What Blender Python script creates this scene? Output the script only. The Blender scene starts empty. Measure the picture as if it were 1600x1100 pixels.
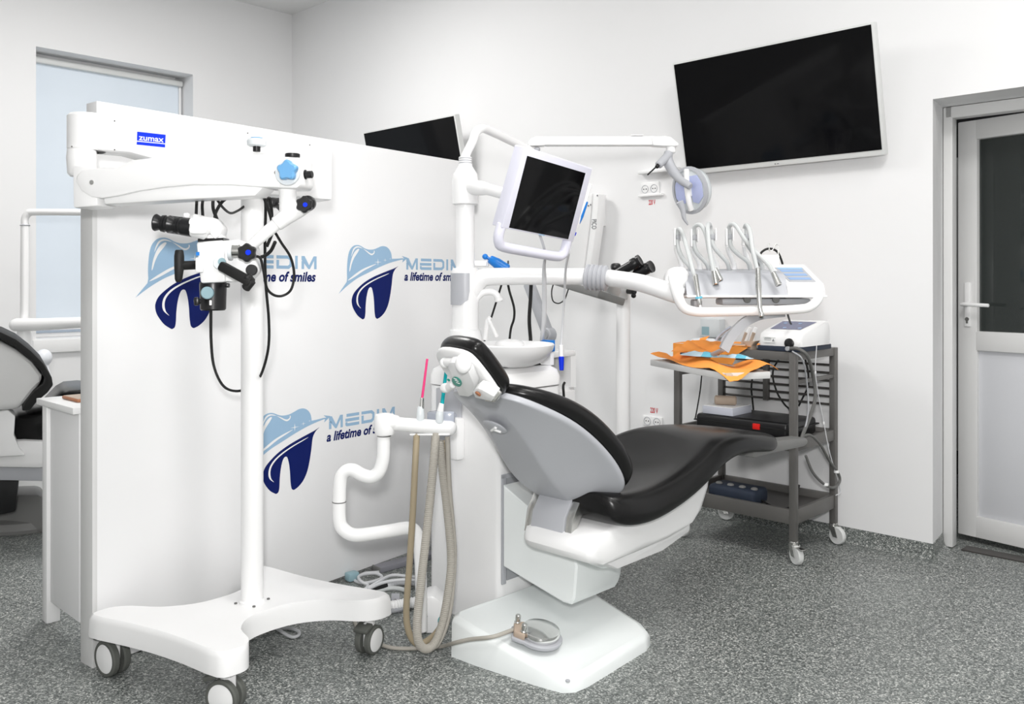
import bpy, bmesh, math, random
from mathutils import Vector, Matrix
from mathutils.geometry import tessellate_polygon

random.seed(4)
scene = bpy.context.scene

# ------------------------------------------------------------------ camera
F, U0, V0, EYE = 1360.0, 800.0, 443.0, 1.2      # focal length, principal column, horizon row (1600 px wide frame), eye height
cam_data = bpy.data.cameras.new('camera')
cam = bpy.data.objects.new('camera', cam_data)
scene.collection.objects.link(cam)
cam.location = (0, 0, EYE)
cam.rotation_euler = (math.pi / 2, 0, 0)
cam_data.sensor_width = 36.0
cam_data.lens = 36.0 * F / 1600.0
cam_data.shift_y = (V0 - 550.0) / 1600.0
cam_data.clip_start = 0.05
scene.camera = cam

# ------------------------------------------------------------------ room frame: a runs towards the screen wall, b towards the window wall
YAW = math.radians(46.0)
CY, SY = math.cos(YAW), math.sin(YAW)
A = Vector((CY, SY, 0)); B = Vector((-SY, CY, 0)); Z = Vector((0, 0, 1))
X = Vector((1, 0, 0)); Y = Vector((0, 1, 0))
def R(a, b, z=0.0):
    return A * a + B * b + Z * z

# ------------------------------------------------------------------ world, lights, exposure
world = bpy.data.worlds.new('world'); scene.world = world
world.use_nodes = True
world.node_tree.nodes['Background'].inputs[0].default_value = (0.80, 0.88, 1.0, 1)
world.node_tree.nodes['Background'].inputs[1].default_value = 0.6
vs = scene.view_settings
vs.view_transform = 'Standard'; vs.look = 'None'; vs.gamma = 1.0; vs.use_curve_mapping = False
vs.exposure = 0.11
scene.display_settings.display_device = 'sRGB'
LIGHT = 1.0
CEIL = 3.47
def ceiling_light(a, b, sa, sb, power, color=(1.0, 0.985, 0.965)):
    ld = bpy.data.lights.new('ceiling_light', 'AREA')
    ld.shape = 'RECTANGLE'; ld.size = sa; ld.size_y = sb; ld.energy = power * LIGHT; ld.color = color
    lo = bpy.data.objects.new('ceiling_light', ld)
    scene.collection.objects.link(lo)
    lo.location = R(a, b, CEIL - 0.05)
    lo.rotation_euler = (0, 0, YAW)
    return lo
ceiling_light(0.0, -0.4, 0.8, 0.8, 28)
ceiling_light(1.7, 0.3, 0.8, 0.8, 39)
ceiling_light(2.2, 4.4, 0.8, 0.8, 52)
ceiling_light(0.8, 5.2, 0.8, 0.8, 7)
ceiling_light(1.4, -1.2, 0.8, 0.8, 12)
ceiling_light(2.9, 0.2, 0.8, 0.8, 12)
ceiling_light(1.6, 2.6, 0.8, 0.8, 8)
# the photographer's soft lamp just above and behind the camera
fl = bpy.data.lights.new('photo_lamp', 'AREA'); fl.shape = 'DISK'; fl.size = 0.16; fl.energy = 45 * LIGHT; fl.color = (1.0, 0.99, 0.98)
flo = bpy.data.objects.new('photo_lamp', fl); scene.collection.objects.link(flo)
flo.location = (-0.02, -0.12, EYE + 0.24); flo.rotation_euler = (math.radians(88), 0, 0)

# ------------------------------------------------------------------ points from measured picture rows / columns at a known distance
def ray(u, v):
    return Vector(((u - U0) / F, 1.0, (V0 - v) / F))
EYEP = Vector((0, 0, EYE))
def at_d(u, v, d):
    return EYEP + ray(u, v) * d
def at_pl(u, v, p, n):
    r = ray(u, v)
    return EYEP + r * ((p - EYEP).dot(n) / r.dot(n))
def at_a(u, v, a): return at_pl(u, v, R(a, 0, 0), A)
def at_b(u, v, b): return at_pl(u, v, R(0, b, 0), B)
def at_z(u, v, z): return at_pl(u, v, Vector((0, 0, z)), Z)
def at_vp(u, v, p, q):
    d = (q - p); n = Vector((-d.y, d.x, 0)).normalized()
    return at_pl(u, v, p, n)

# ------------------------------------------------------------------ materials
MATS = {}
def mat(name, color, rough=0.5, metal=0.0, spec=0.5, bump=0.0, bscale=200.0, coat=0.0, noise=0.0, nscale=6.0, emit=None, estr=0.0, trans=0.0, alpha=1.0, ior=1.45):
    m = bpy.data.materials.new(name); m.use_nodes = True
    nt = m.node_tree; bs = nt.nodes['Principled BSDF']
    bs.inputs['Base Color'].default_value = (*color, 1)
    bs.inputs['Roughness'].default_value = rough
    bs.inputs['Metallic'].default_value = metal
    bs.inputs['Specular IOR Level'].default_value = spec
    bs.inputs['Coat Weight'].default_value = coat
    bs.inputs['Transmission Weight'].default_value = trans
    bs.inputs['Alpha'].default_value = alpha
    bs.inputs['IOR'].default_value = ior
    if emit:
        bs.inputs['Emission Color'].default_value = (*emit, 1)
        bs.inputs['Emission Strength'].default_value = estr
    tc = nt.nodes.new('ShaderNodeTexCoord')
    if noise > 0:
        n = nt.nodes.new('ShaderNodeTexNoise'); n.inputs['Scale'].default_value = nscale; n.inputs['Detail'].default_value = 3
        nt.links.new(tc.outputs['Object'], n.inputs['Vector'])
        mr = nt.nodes.new('ShaderNodeMapRange')
        mr.inputs['To Min'].default_value = 1 - noise; mr.inputs['To Max'].default_value = 1 + noise * 0.4
        nt.links.new(n.outputs['Fac'], mr.inputs['Value'])
        mx = nt.nodes.new('ShaderNodeMix'); mx.data_type = 'RGBA'; mx.blend_type = 'MULTIPLY'
        mx.inputs['Factor'].default_value = 1.0
        mx.inputs[6].default_value = (*color, 1)
        nt.links.new(mr.outputs['Result'], mx.inputs[7])
        nt.links.new(mx.outputs[2], bs.inputs['Base Color'])
    if bump > 0:
        n2 = nt.nodes.new('ShaderNodeTexNoise'); n2.inputs['Scale'].default_value = bscale; n2.inputs['Detail'].default_value = 4
        nt.links.new(tc.outputs['Object'], n2.inputs['Vector'])
        bp = nt.nodes.new('ShaderNodeBump'); bp.inputs['Strength'].default_value = bump; bp.inputs['Distance'].default_value = 0.002
        nt.links.new(n2.outputs['Fac'], bp.inputs['Height'])
        nt.links.new(bp.outputs['Normal'], bs.inputs['Normal'])
    MATS[name] = m
    return m

M_wall = mat('white_wall_paint', (0.86, 0.86, 0.865), 0.75, spec=0.25, bump=0.05, bscale=90, noise=0.02, nscale=2)
M_ceil = mat('white_ceiling_paint', (0.84, 0.84, 0.84), 0.8, spec=0.2, noise=0.02)
M_panel = mat('white_partition_board', (0.89, 0.89, 0.895), 0.5, spec=0.3, noise=0.015, nscale=3)
M_edge = mat('partition_edge_trim', (0.74, 0.74, 0.735), 0.5, spec=0.3, noise=0.02)
M_white = mat('white_enamel', (0.91, 0.91, 0.91), 0.28, spec=0.5, noise=0.015)
M_white2 = mat('white_plastic', (0.88, 0.88, 0.88), 0.38, spec=0.45, noise=0.02)
M_cool = mat('cool_white_plastic', (0.80, 0.82, 0.86), 0.35, spec=0.45, noise=0.02)
M_lilac = mat('lilac_white_plastic', (0.74, 0.74, 0.84), 0.4, spec=0.4, noise=0.02)
M_greyp = mat('pale_grey_plastic', (0.46, 0.47, 0.50), 0.35, spec=0.45, noise=0.03)
M_greyd = mat('mid_grey_plastic', (0.38, 0.39, 0.41), 0.38, spec=0.45, noise=0.03)
M_grey3 = mat('dark_grey_plastic', (0.21, 0.21, 0.205), 0.4, spec=0.4, noise=0.04)
M_base = mat('mint_white_enamel', (0.865, 0.90, 0.895), 0.35, spec=0.5, noise=0.02)
M_leather = mat('black_leather', (0.008, 0.0078, 0.008), 0.27, spec=0.32, bump=0.06, bscale=350, noise=0.1)
M_black = mat('black_plastic', (0.010, 0.010, 0.011), 0.32, spec=0.5, noise=0.05)
M_rubber = mat('black_rubber', (0.014, 0.014, 0.014), 0.55, spec=0.35, noise=0.05)
M_tyre = mat('grey_tyre_rubber', (0.11, 0.115, 0.105), 0.6, spec=0.3, noise=0.05)
M_screen = mat('black_screen_glass', (0.004, 0.004, 0.0045), 0.06, spec=0.12)
M_tvframe = mat('white_screen_bezel', (0.72, 0.73, 0.72), 0.4, spec=0.4, noise=0.02)
M_steel = mat('brushed_steel', (0.62, 0.62, 0.60), 0.25, metal=1.0, noise=0.05, nscale=20)
M_alu = mat('satin_aluminium', (0.66, 0.66, 0.65), 0.38, metal=0.25, spec=0.5, noise=0.04, nscale=12)
M_chrome = mat('chrome', (0.80, 0.80, 0.79), 0.12, metal=1.0, noise=0.02)
M_cart = mat('grey_steel_frame', (0.155, 0.15, 0.143), 0.42, metal=0.35, spec=0.5, noise=0.08, nscale=14)
M_cartd = mat('dark_steel_shelf', (0.085, 0.080, 0.076), 0.4, metal=0.35, spec=0.5, noise=0.1, nscale=14)
M_hose = mat('beige_ribbed_hose', (0.44, 0.415, 0.37), 0.5, spec=0.35, noise=0.06)
M_hoseb = mat('tan_ribbed_hose', (0.36, 0.30, 0.205), 0.5, spec=0.35, noise=0.06)
M_hoseg = mat('pale_grey_tubing', (0.56, 0.58, 0.58), 0.4, spec=0.4, noise=0.04)
M_cord = mat('dark_grey_tubing', (0.14, 0.14, 0.135), 0.45, spec=0.4, noise=0.05)
M_cordw = mat('pale_cord', (0.66, 0.67, 0.69), 0.45, spec=0.4, noise=0.04)
M_navy = mat('navy_print', (0.004, 0.012, 0.115), 0.5, spec=0.2, noise=0.03)
M_sky = mat('light_blue_print', (0.33, 0.50, 0.68), 0.5, spec=0.2, noise=0.03)
M_royal = mat('royal_blue_print', (0.004, 0.035, 0.72), 0.45, spec=0.2, noise=0.02)
M_blue = mat('bright_blue_plastic', (0.008, 0.19, 0.62), 0.35, noise=0.03)
M_knobb = mat('blue_knob_plastic', (0.16, 0.40, 0.70), 0.3, noise=0.05)
M_knobc = mat('milky_plastic', (0.74, 0.78, 0.80), 0.3, noise=0.05)
M_tealgrey = mat('teal_grey_plastic', (0.30, 0.45, 0.50), 0.3, noise=0.05)
M_pink = mat('pink_plastic', (0.85, 0.05, 0.22), 0.35, noise=0.03)
M_teal = mat('teal_plastic', (0.0, 0.42, 0.46), 0.35, noise=0.03)
M_green = mat('green_badge', (0.0, 0.30, 0.22), 0.35, noise=0.03)
M_orange = mat('orange_paper', (0.95, 0.35, 0.07), 0.75, spec=0.2, bump=0.2, bscale=60, noise=0.06)
M_pouch = mat('clear_blue_pouch', (0.50, 0.68, 0.78), 0.2, spec=0.6, noise=0.25, nscale=30)
M_cyan = mat('cyan_film', (0.14, 0.52, 0.70), 0.25, spec=0.6, noise=0.2, nscale=30)
M_red = mat('red_plastic', (0.75, 0.012, 0.008), 0.4, noise=0.03)
M_redtxt = mat('red_lettering', (0.60, 0.015, 0.03), 0.5, spec=0.2, noise=0.02)
M_grytxt = mat('grey_lettering', (0.22, 0.23, 0.24), 0.5, spec=0.2, noise=0.02)
M_white_txt = mat('white_lettering', (0.88, 0.88, 0.88), 0.5, spec=0.2, noise=0.01)
M_lcd = mat('blue_grey_display', (0.10, 0.12, 0.24), 0.15, noise=0.2, nscale=20)
M_key = mat('key_panel_blue', (0.28, 0.42, 0.66), 0.35, noise=0.05)
M_beige = mat('beige_plastic', (0.48, 0.38, 0.30), 0.5, noise=0.1)
M_brown = mat('brown_leatherette', (0.42, 0.17, 0.08), 0.5, noise=0.1)
M_navyp = mat('navy_fabric', (0.022, 0.032, 0.055), 0.7, noise=0.2, nscale=30)
M_trunk = mat('grey_trunking', (0.26, 0.26, 0.29), 0.45, noise=0.04)
M_box = mat('white_card', (0.62, 0.64, 0.72), 0.6, noise=0.05)
M_clear = mat('frosted_clear_plastic', (0.70, 0.74, 0.76), 0.3, noise=0.08, nscale=20)
M_lens = mat('lamp_lens', (0.50, 0.55, 0.82), 0.15, noise=0.25, nscale=6)
M_tube = mat('translucent_grey_plastic', (0.42, 0.45, 0.52), 0.2, noise=0.1)
M_corr = mat('dim_corridor_walls', (0.030, 0.030, 0.032), 0.8, noise=0.1)  # near-black base colour puts the corridor's dimness into its walls
M_corrp = mat('corridor_panel_paint', (0.34, 0.34, 0.33), 0.5, noise=0.05)
M_door = mat('white_door_vinyl', (0.74, 0.74, 0.735), 0.35, spec=0.45, noise=0.02)
M_doorp = mat('grey_white_door_panel', (0.66, 0.67, 0.70), 0.35, spec=0.45, noise=0.02)
M_blind = mat('daylit_blue_blind', (0.70, 0.76, 0.82), 0.7, spec=0.2, noise=0.03, emit=(0.72, 0.85, 1.0), estr=0.10)  # weak emission stands in for daylight coming through the cloth
M_reveal = mat('window_reveal_paint', (0.80, 0.80, 0.80), 0.7, spec=0.2, noise=0.02)
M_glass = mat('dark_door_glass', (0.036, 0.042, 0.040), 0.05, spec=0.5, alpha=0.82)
M_pane = mat('window_pane_glass', (0.75, 0.85, 0.92), 0.08, spec=0.5, alpha=0.35)

def floor_material():
    m = bpy.data.materials.new('speckled_grey_vinyl'); m.use_nodes = True
    nt = m.node_tree; bs = nt.nodes['Principled BSDF']
    tc = nt.nodes.new('ShaderNodeTexCoord')
    def vor(scale):
        v = nt.nodes.new('ShaderNodeTexVoronoi'); v.inputs['Scale'].default_value = scale
        nt.links.new(tc.outputs['Object'], v.inputs['Vector'])
        s = nt.nodes.new('ShaderNodeSeparateColor'); nt.links.new(v.outputs['Color'], s.inputs[0])
        return s.outputs[0]
    v1 = vor(330); v2 = vor(190)
    ad = nt.nodes.new('ShaderNodeMath'); ad.operation = 'ADD'
    nt.links.new(v1, ad.inputs[0]); nt.links.new(v2, ad.inputs[1])
    hf = nt.nodes.new('ShaderNodeMath'); hf.operation = 'MULTIPLY'; hf.inputs[1].default_value = 0.5
    nt.links.new(ad.outputs[0], hf.inputs[0])
    cr = nt.nodes.new('ShaderNodeValToRGB')
    e = cr.color_ramp.elements
    e[0].position = 0.10; e[0].color = (0.048, 0.054, 0.052, 1)
    e[1].position = 0.92; e[1].color = (0.72, 0.73, 0.70, 1)
    for p, c in ((0.35, (0.105, 0.119, 0.114)), (0.55, (0.195, 0.211, 0.203)), (0.72, (0.345, 0.362, 0.345))):
        el = e.new(p); el.color = (*c, 1)
    nt.links.new(hf.outputs[0], cr.inputs[0])
    nt.links.new(cr.outputs[0], bs.inputs['Base Color'])
    bs.inputs['Roughness'].default_value = 0.42
    bs.inputs['Specular IOR Level'].default_value = 0.5
    n = nt.nodes.new('ShaderNodeTexNoise'); n.inputs['Scale'].default_value = 60
    nt.links.new(tc.outputs['Object'], n.inputs['Vector'])
    bp = nt.nodes.new('ShaderNodeBump'); bp.inputs['Strength'].default_value = 0.04; bp.inputs['Distance'].default_value = 0.002
    nt.links.new(n.outputs['Fac'], bp.inputs['Height']); nt.links.new(bp.outputs['Normal'], bs.inputs['Normal'])
    return m
M_floor = floor_material()

# ------------------------------------------------------------------ mesh tools
def catmull(pts, n=6, closed=False):
    P = [Vector(p) for p in pts]; out = []
    m = len(P); rng = m if closed else m - 1
    for i in range(rng):
        if closed:
            p0, p1, p2, p3 = P[(i - 1) % m], P[i], P[(i + 1) % m], P[(i + 2) % m]
        else:
            p1, p2 = P[i], P[i + 1]
            p0 = P[i - 1] if i > 0 else p1 * 2 - p2
            p3 = P[i + 2] if i + 2 < m else p2 * 2 - p1
        for k in range(n):
            t = k / n
            out.append(0.5 * ((2 * p1) + (p2 - p0) * t + (2 * p0 - 5 * p1 + 4 * p2 - p3) * t * t + (3 * p1 - p0 - 3 * p2 + p3) * t ** 3))
    if not closed: out.append(P[-1].copy())
    return out

class MB:
    def __init__(self): self.bm = bmesh.new()
    def _merge(self, tb):
        me = bpy.data.meshes.new('tmp'); tb.to_mesh(me); tb.free()
        self.bm.from_mesh(me); bpy.data.meshes.remove(me)
    def box(self, c, size, ax=(A, B, Z), bev=0.0, seg=2):
        tb = bmesh.new(); bmesh.ops.create_cube(tb, size=1.0)
        for v in tb.verts: v.co = Vector((v.co.x * size[0], v.co.y * size[1], v.co.z * size[2]))
        if bev > 0:
            bmesh.ops.bevel(tb, geom=list(tb.edges), offset=min(bev, 0.49 * min(size)), segments=seg, profile=0.5, affect='EDGES')
        c = Vector(c)
        for v in tb.verts: v.co = c + ax[0] * v.co.x + ax[1] * v.co.y + ax[2] * v.co.z
        bmesh.ops.recalc_face_normals(tb, faces=tb.faces)
        self._merge(tb); return self
    def span(self, lo, hi, bev=0.0, seg=2):
        """box between two (a, b, z) corners"""
        c = R(*[(lo[i] + hi[i]) / 2 for i in range(3)])
        return self.box(c, [abs(hi[i] - lo[i]) for i in range(3)], bev=bev, seg=seg)
    def prism(self, pts, vec, bev=0.0, seg=2):
        """planar 3-D polygon pushed along vec"""
        tb = bmesh.new(); vec = Vector(vec)
        vs_ = [tb.verts.new(p) for p in pts]
        f = tb.faces.new(vs_)
        r = bmesh.ops.extrude_face_region(tb, geom=[f])
        for g in r['geom']:
            if isinstance(g, bmesh.types.BMVert): g.co += vec
        bmesh.ops.recalc_face_normals(tb, faces=tb.faces)
        if bev > 0:
            es = [e for e in tb.edges if len(e.link_faces) == 2 and e.calc_face_angle(0) > 0.6]
            bmesh.ops.bevel(tb, geom=es, offset=bev, segments=seg, profile=0.5, affect='EDGES', clamp_overlap=True)
        self._merge(tb); return self
    def rings(self, rings, cap=True, closed=True):
        tb = bmesh.new(); R_ = [[tb.verts.new(p) for p in r] for r in rings]
        n = len(R_[0])
        for i in range(len(R_) - 1):
            for k in range(n if closed else n - 1):
                a, b_, c, d = R_[i][k], R_[i][(k + 1) % n], R_[i + 1][(k + 1) % n], R_[i + 1][k]
                try: tb.faces.new((a, b_, c, d))
                except ValueError: pass
        if cap and closed:
            for r in (R_[0], R_[-1]):
                try: tb.faces.new(r)
                except ValueError: pass
        bmesh.ops.recalc_face_normals(tb, faces=tb.faces)
        self._merge(tb); return self
    def tube(self, pts, r, seg=12, smooth=0, ribs=0.0, rib_len=0.012, round_end=True):
        P = catmull(pts, smooth) if smooth else [Vector(p) for p in pts]
        rr = r if isinstance(r, (list, tuple)) else None
        if rr:
            n0 = len(rr); rad = []
            for i in range(len(P)):
                t = i / (len(P) - 1) * (n0 - 1); k = min(int(t), n0 - 2); rad.append(rr[k] + (rr[k + 1] - rr[k]) * (t - k))
        else: rad = [r] * len(P)
        if ribs > 0:
            L = sum((P[i + 1] - P[i]).length for i in range(len(P) - 1)); n = max(4, int(L / rib_len) * 2)
            cum = [0]
            for i in range(len(P) - 1): cum.append(cum[-1] + (P[i + 1] - P[i]).length)
            Q = []; RQ = []; j = 0
            for k in range(n + 1):
                s = L * k / n
                while j < len(P) - 2 and cum[j + 1] < s: j += 1
                t = (s - cum[j]) / max(1e-9, cum[j + 1] - cum[j])
                Q.append(P[j].lerp(P[j + 1], t)); RQ.append((rad[j] + (rad[j + 1] - rad[j]) * t) * (1 + (ribs if k % 2 else -ribs)))
            P, rad = Q, RQ
        T = []
        for i in range(len(P)):
            d = (P[min(i + 1, len(P) - 1)] - P[max(i - 1, 0)])
            T.append(d.normalized() if d.length > 1e-9 else Vector((0, 0, 1)))
        ref = Vector((0, 0, 1)) if abs(T[0].z) < 0.9 else Vector((1, 0, 0))
        nrm = (ref - T[0] * ref.dot(T[0])).normalized()
        rings = []
        for i in range(len(P)):
            nrm = (nrm - T[i] * nrm.dot(T[i])).normalized(); bn = T[i].cross(nrm)
            ring = lambda c, rad_: [c + (nrm * math.cos(2 * math.pi * k / seg) + bn * math.sin(2 * math.pi * k / seg)) * rad_ for k in range(seg)]
            if i == 0 and round_end:
                rings.append(ring(P[0] - T[0] * rad[0] * 0.25, rad[0] * 0.75))
            rings.append(ring(P[i], rad[i]))
            if i == len(P) - 1 and round_end:
                rings.append(ring(P[i] + T[i] * rad[i] * 0.25, rad[i] * 0.75))
        return self.rings(rings)
    def lathe(self, prof, o, axis=Z, seg=28):
        o = Vector(o); axis = Vector(axis).normalized()
        ref = Vector((0, 0, 1)) if abs(axis.z) < 0.9 else Vector((1, 0, 0))
        n = (ref - axis * ref.dot(axis)).normalized(); bn = axis.cross(n)
        rings = [[o + axis * h + (n * math.cos(2 * math.pi * k / seg) + bn * math.sin(2 * math.pi * k / seg)) * max(r, 1e-4) for k in range(seg)] for r, h in prof]
        return self.rings(rings)
    def cyl(self, o, axis, r, h, seg=24, bev=0.15):
        c = min(r, h) * bev
        return self.lathe([(r - c, 0), (r, c), (r, h - c), (r - c, h)], o, axis, seg)
    def star(self, o, axis, r, h, lobes=5, depth=0.22, seg=60):
        o = Vector(o); axis = Vector(axis).normalized()
        ref = Vector((0, 0, 1)); n = (ref - axis * ref.dot(axis)).normalized(); bn = axis.cross(n)
        def ring(sc, hh):
            out = []
            for k in range(seg):
                t = 2 * math.pi * k / seg
                q = r * sc * (1 - depth * 0.5 + depth * 0.5 * math.cos(lobes * t))
                out.append(o + axis * hh + (n * math.cos(t) + bn * math.sin(t)) * q)
            return out
        return self.rings([ring(0.9, 0), ring(1, h * 0.15), ring(1, h * 0.8), ring(0.85, h)])
    def ball(self, c, rad, ax=(X, Y, Z), seg=20):
        tb = bmesh.new(); bmesh.ops.create_uvsphere(tb, u_segments=seg, v_segments=max(8, seg // 2), radius=1.0)
        c = Vector(c); rad = rad if isinstance(rad, (list, tuple)) else (rad,) * 3
        for v in tb.verts: v.co = c + ax[0] * v.co.x * rad[0] + ax[1] * v.co.y * rad[1] + ax[2] * v.co.z * rad[2]
        self._merge(tb); return self
    def flat(self, pts):
        """flat print on a surface (triangulated polygon)"""
        P = [Vector(pts[0])]
        for p in pts[1:]:
            if (Vector(p) - P[-1]).length > 1e-5: P.append(Vector(p))
        if (P[-1] - P[0]).length < 1e-5: P.pop()
        tb = bmesh.new(); V = [tb.verts.new(p) for p in P]
        for t in tessellate_polygon([P]):
            try: tb.faces.new([V[i] for i in t])
            except ValueError: pass
        bmesh.ops.recalc_face_normals(tb, faces=tb.faces)
        self._merge(tb); return self
    def text(self, body, o, ex, ey, size, bold=0.0, shear=0.0, width=None, align='LEFT', lift=0.0):
        cu = bpy.data.curves.new('txt', 'FONT'); cu.body = body; cu.size = 1.0; cu.offset = bold; cu.shear = shear
        cu.align_x = align; cu.resolution_u = 3
        ob = bpy.data.objects.new('txt', cu); scene.collection.objects.link(ob)
        dg = bpy.context.evaluated_depsgraph_get(); ev = ob.evaluated_get(dg); me = ev.to_mesh()
        xs = [v.co.x for v in me.vertices]; w = max(xs) - min(xs)
        sx = size if width is None else width / w
        nz = Vector(ex).cross(Vector(ey))
        tb = bmesh.new(); tb.from_mesh(me)
        for v in tb.verts: v.co = Vector(o) + Vector(ex) * (v.co.x - (min(xs) if align == 'LEFT' else 0)) * sx + Vector(ey) * v.co.y * size + nz * lift
        ev.to_mesh_clear(); bpy.data.objects.remove(ob); bpy.data.curves.remove(cu)
        self._merge(tb); return self

def wpos(o):
    p = Vector((0, 0, 0))
    while o: p += Vector(o.location); o = o.parent
    return p
def obj(name, mb, m, parent=None, label=None, sub=0, angle=38, kind=None):
    me = bpy.data.meshes.new(name)
    bm = mb.bm
    co = [v.co for v in bm.verts]
    c = Vector([(min(v[i] for v in co) + max(v[i] for v in co)) / 2 for i in range(3)])
    for v in bm.verts: v.co -= c
    bm.to_mesh(me); bm.free()
    me.materials.append(m)
    for p in me.polygons: p.use_smooth = True
    try: me.set_sharp_from_angle(angle=math.radians(angle))
    except Exception: pass
    o = bpy.data.objects.new(name, me); scene.collection.objects.link(o)
    if parent: o.parent = parent
    o.location = c - wpos(parent)
    if label: o['label'] = label
    if kind: o['kind'] = kind
    if sub:
        md = o.modifiers.new('subdivision', 'SUBSURF'); md.levels = sub; md.render_levels = sub
    return o
def thing(name, label, cat, loc, group=None):
    o = bpy.data.objects.new(name, None); scene.collection.objects.link(o)
    o.empty_display_size = 0.05
    o.location = loc; o['label'] = label; o['category'] = cat
    if group: o['group'] = group
    return o
def tag(o, label, cat, group=None):
    o['label'] = label; o['category'] = cat
    if group: o['group'] = group
    return o
def struct(name, mb, m, parent=None):
    o = obj(name, mb, m, parent)
    if parent is None: o['kind'] = 'structure'
    return o
def copy_tree(o, delta=None, parent=None):
    c = o.copy(); scene.collection.objects.link(c)
    if parent: c.parent = parent
    if delta is not None: c.location = Vector(o.location) + Vector(delta)
    for ch in list(o.children): copy_tree(ch, None, c)
    return c
# ================================================================== ROOM
WA, WB = 4.0, 6.447          # screen wall at a = WA, window wall at b = WB
A0, B0 = -2.2, -2.2          # far walls behind the camera
DOOR_B1, DOOR_B0, DOOR_Z = 1.315, 0.36, 2.003

m = MB(); m.span((A0 - .2, B0 - .2, -.1), (6.2, WB + .4, 0)); struct('floor', m, M_floor)
m = MB(); m.span((A0 - .2, B0 - .2, CEIL), (6.2, WB + .4, CEIL + .1)); struct('ceiling', m, M_ceil)
m = MB()
m.prism([R(WA, DOOR_B1), R(WA, WB + .35), R(WA + .30, WB + .35), R(WA + .30, DOOR_B1 + .040)], Z * DOOR_Z)
m.span((WA, B0 - .1, 0), (WA + .30, DOOR_B0, DOOR_Z)); m.span((WA, B0 - .1, DOOR_Z), (WA + .30, WB + .35, CEIL))
struct('wall_right', m, M_wall)
# window wall with its opening
w0 = at_b(56.3, 300, WB); w1 = at_b(301.6, 300, WB)
wa0, wa1 = w0.dot(A), w1.dot(A)
wz1 = at_b(56.3, 72.3, WB).z; wz0 = at_b(58, 530, WB).z
m = MB()
m.span((A0 - .1, WB, 0), (wa0, WB + .3, CEIL)); m.span((wa1, WB, 0), (WA, WB + .3, CEIL))
m.span((wa0, WB, wz1), (wa1, WB + .3, CEIL)); m.span((wa0, WB, 0), (wa1, WB + .3, wz0))
struct('wall_left', m, M_wall)
m = MB(); m.span((A0 - .12, B0, 0), (A0, WB, CEIL)); struct('wall_near', m, M_wall)
m = MB(); m.span((A0, B0 - .12, 0), (WA, B0, CEIL)); struct('wall_back', m, M_wall)
# coved vinyl skirting
m = MB()
def skirt(m, p, q, inward, h=.066):
    """quarter-cove skirting strip from p to q on the floor"""
    prof = [(0, h), (.004, h), (.006, .03), (.012, .012), (.026, .003), (.04, .0005), (0, .0005)]
    m.rings([[Vector(e) + inward * x + Z * z for x, z in prof] for e in (p, q)])
skirt(m, R(WA, DOOR_B1), R(WA, WB), -A)
skirt(m, R(WA + .212, DOOR_B1 + .028), R(WA - .004, DOOR_B1 - .001), -B)
struct('baseboard_right', m, M_floor)
m = MB(); skirt(m, R(A0, WB), R(WA, WB), -B); struct('baseboard_left', m, M_floor)

# ------------------------------------------------------------------ window
win = bpy.data.objects.new('window_1', None); scene.collection.objects.link(win)
win.location = R((wa0 + wa1) / 2, WB + .15, wz0); win['kind'] = 'structure'
rec = WB + .20
m = MB()
for lo, hi in (((wa0, rec, wz0), (wa0 + .055, rec + .06, wz1)), ((wa1 - .055, rec, wz0), (wa1, rec + .06, wz1)),
               ((wa0, rec, wz1 - .07), (wa1, rec + .06, wz1)), ((wa0, rec, wz0), (wa1, rec + .06, wz0 + .03))):
    m.span(lo, hi, bev=.006)
obj('window_frame', m, M_white2, win)
m = MB(); m.span((wa0 + .05, rec + .025, wz0 + .03), (wa1 - .05, rec + .035, wz1 - .06)); obj('pane', m, M_pane, win)
sill = MB(); sill.span((wa0 - .03, WB - .035, wz0 - .095), (wa1 + .03, WB + .19, wz0 - .004), bev=.006); obj('window_sill', sill, M_white2, win)
# roller blind: a thing hanging in the window
bl = thing('roller_blind', 'pale blue roller blind pulled down over the window beyond the partition', 'blind', R((wa0 + wa1) / 2, rec - .03, wz1))
m = MB(); m.span((wa0 + .012, rec - .022, wz0 + .075), (wa1 - .035, rec - .019, wz1 - .05)); obj('blind_cloth', m, M_blind, bl)
m = MB(); m.span((wa0 + .006, rec - .06, wz1 - .075), (wa1 - .012, rec - .012, wz1 - .03), bev=.01); obj('head_rail', m, M_tvframe, bl)
m = MB(); m.span((wa0 + .012, rec - .028, wz0 + .05), (wa1 - .035, rec - .014, wz0 + .075), bev=.004); obj('bottom_bar', m, M_white2, bl)
m = MB(); m.span((wa1 - .032, rec - .03, wz0 + .02), (wa1 - .012, rec - .01, wz1 - .07), bev=.004); obj('side_guide', m, M_white2, bl)

# ------------------------------------------------------------------ door, ajar
dr = bpy.data.objects.new('door_1', None); scene.collection.objects.link(dr)
dr.location = R(WA + .25, (DOOR_B0 + DOOR_B1) / 2, 0); dr['kind'] = 'structure'
fa0, fa1 = WA + .215, WA + .275
m = MB()
m.span((fa0, DOOR_B1 - .014, .004), (fa1, DOOR_B1 + .027, DOOR_Z - .002), bev=.006)
m.span((fa0, DOOR_B0 + .001, .004), (fa1, DOOR_B0 + .052, DOOR_Z - .002), bev=.006)
m.span((fa0, DOOR_B0 + .01, DOOR_Z - .055), (fa1, DOOR_B1 + .02, DOOR_Z - .002), bev=.006)
obj('door_frame', m, M_door, dr)
m = MB(); m.span((fa0, DOOR_B0 + .05, 0), (fa1 + .02, DOOR_B1 - .05, .006)); obj('threshold', m, M_cartd, dr)
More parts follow.
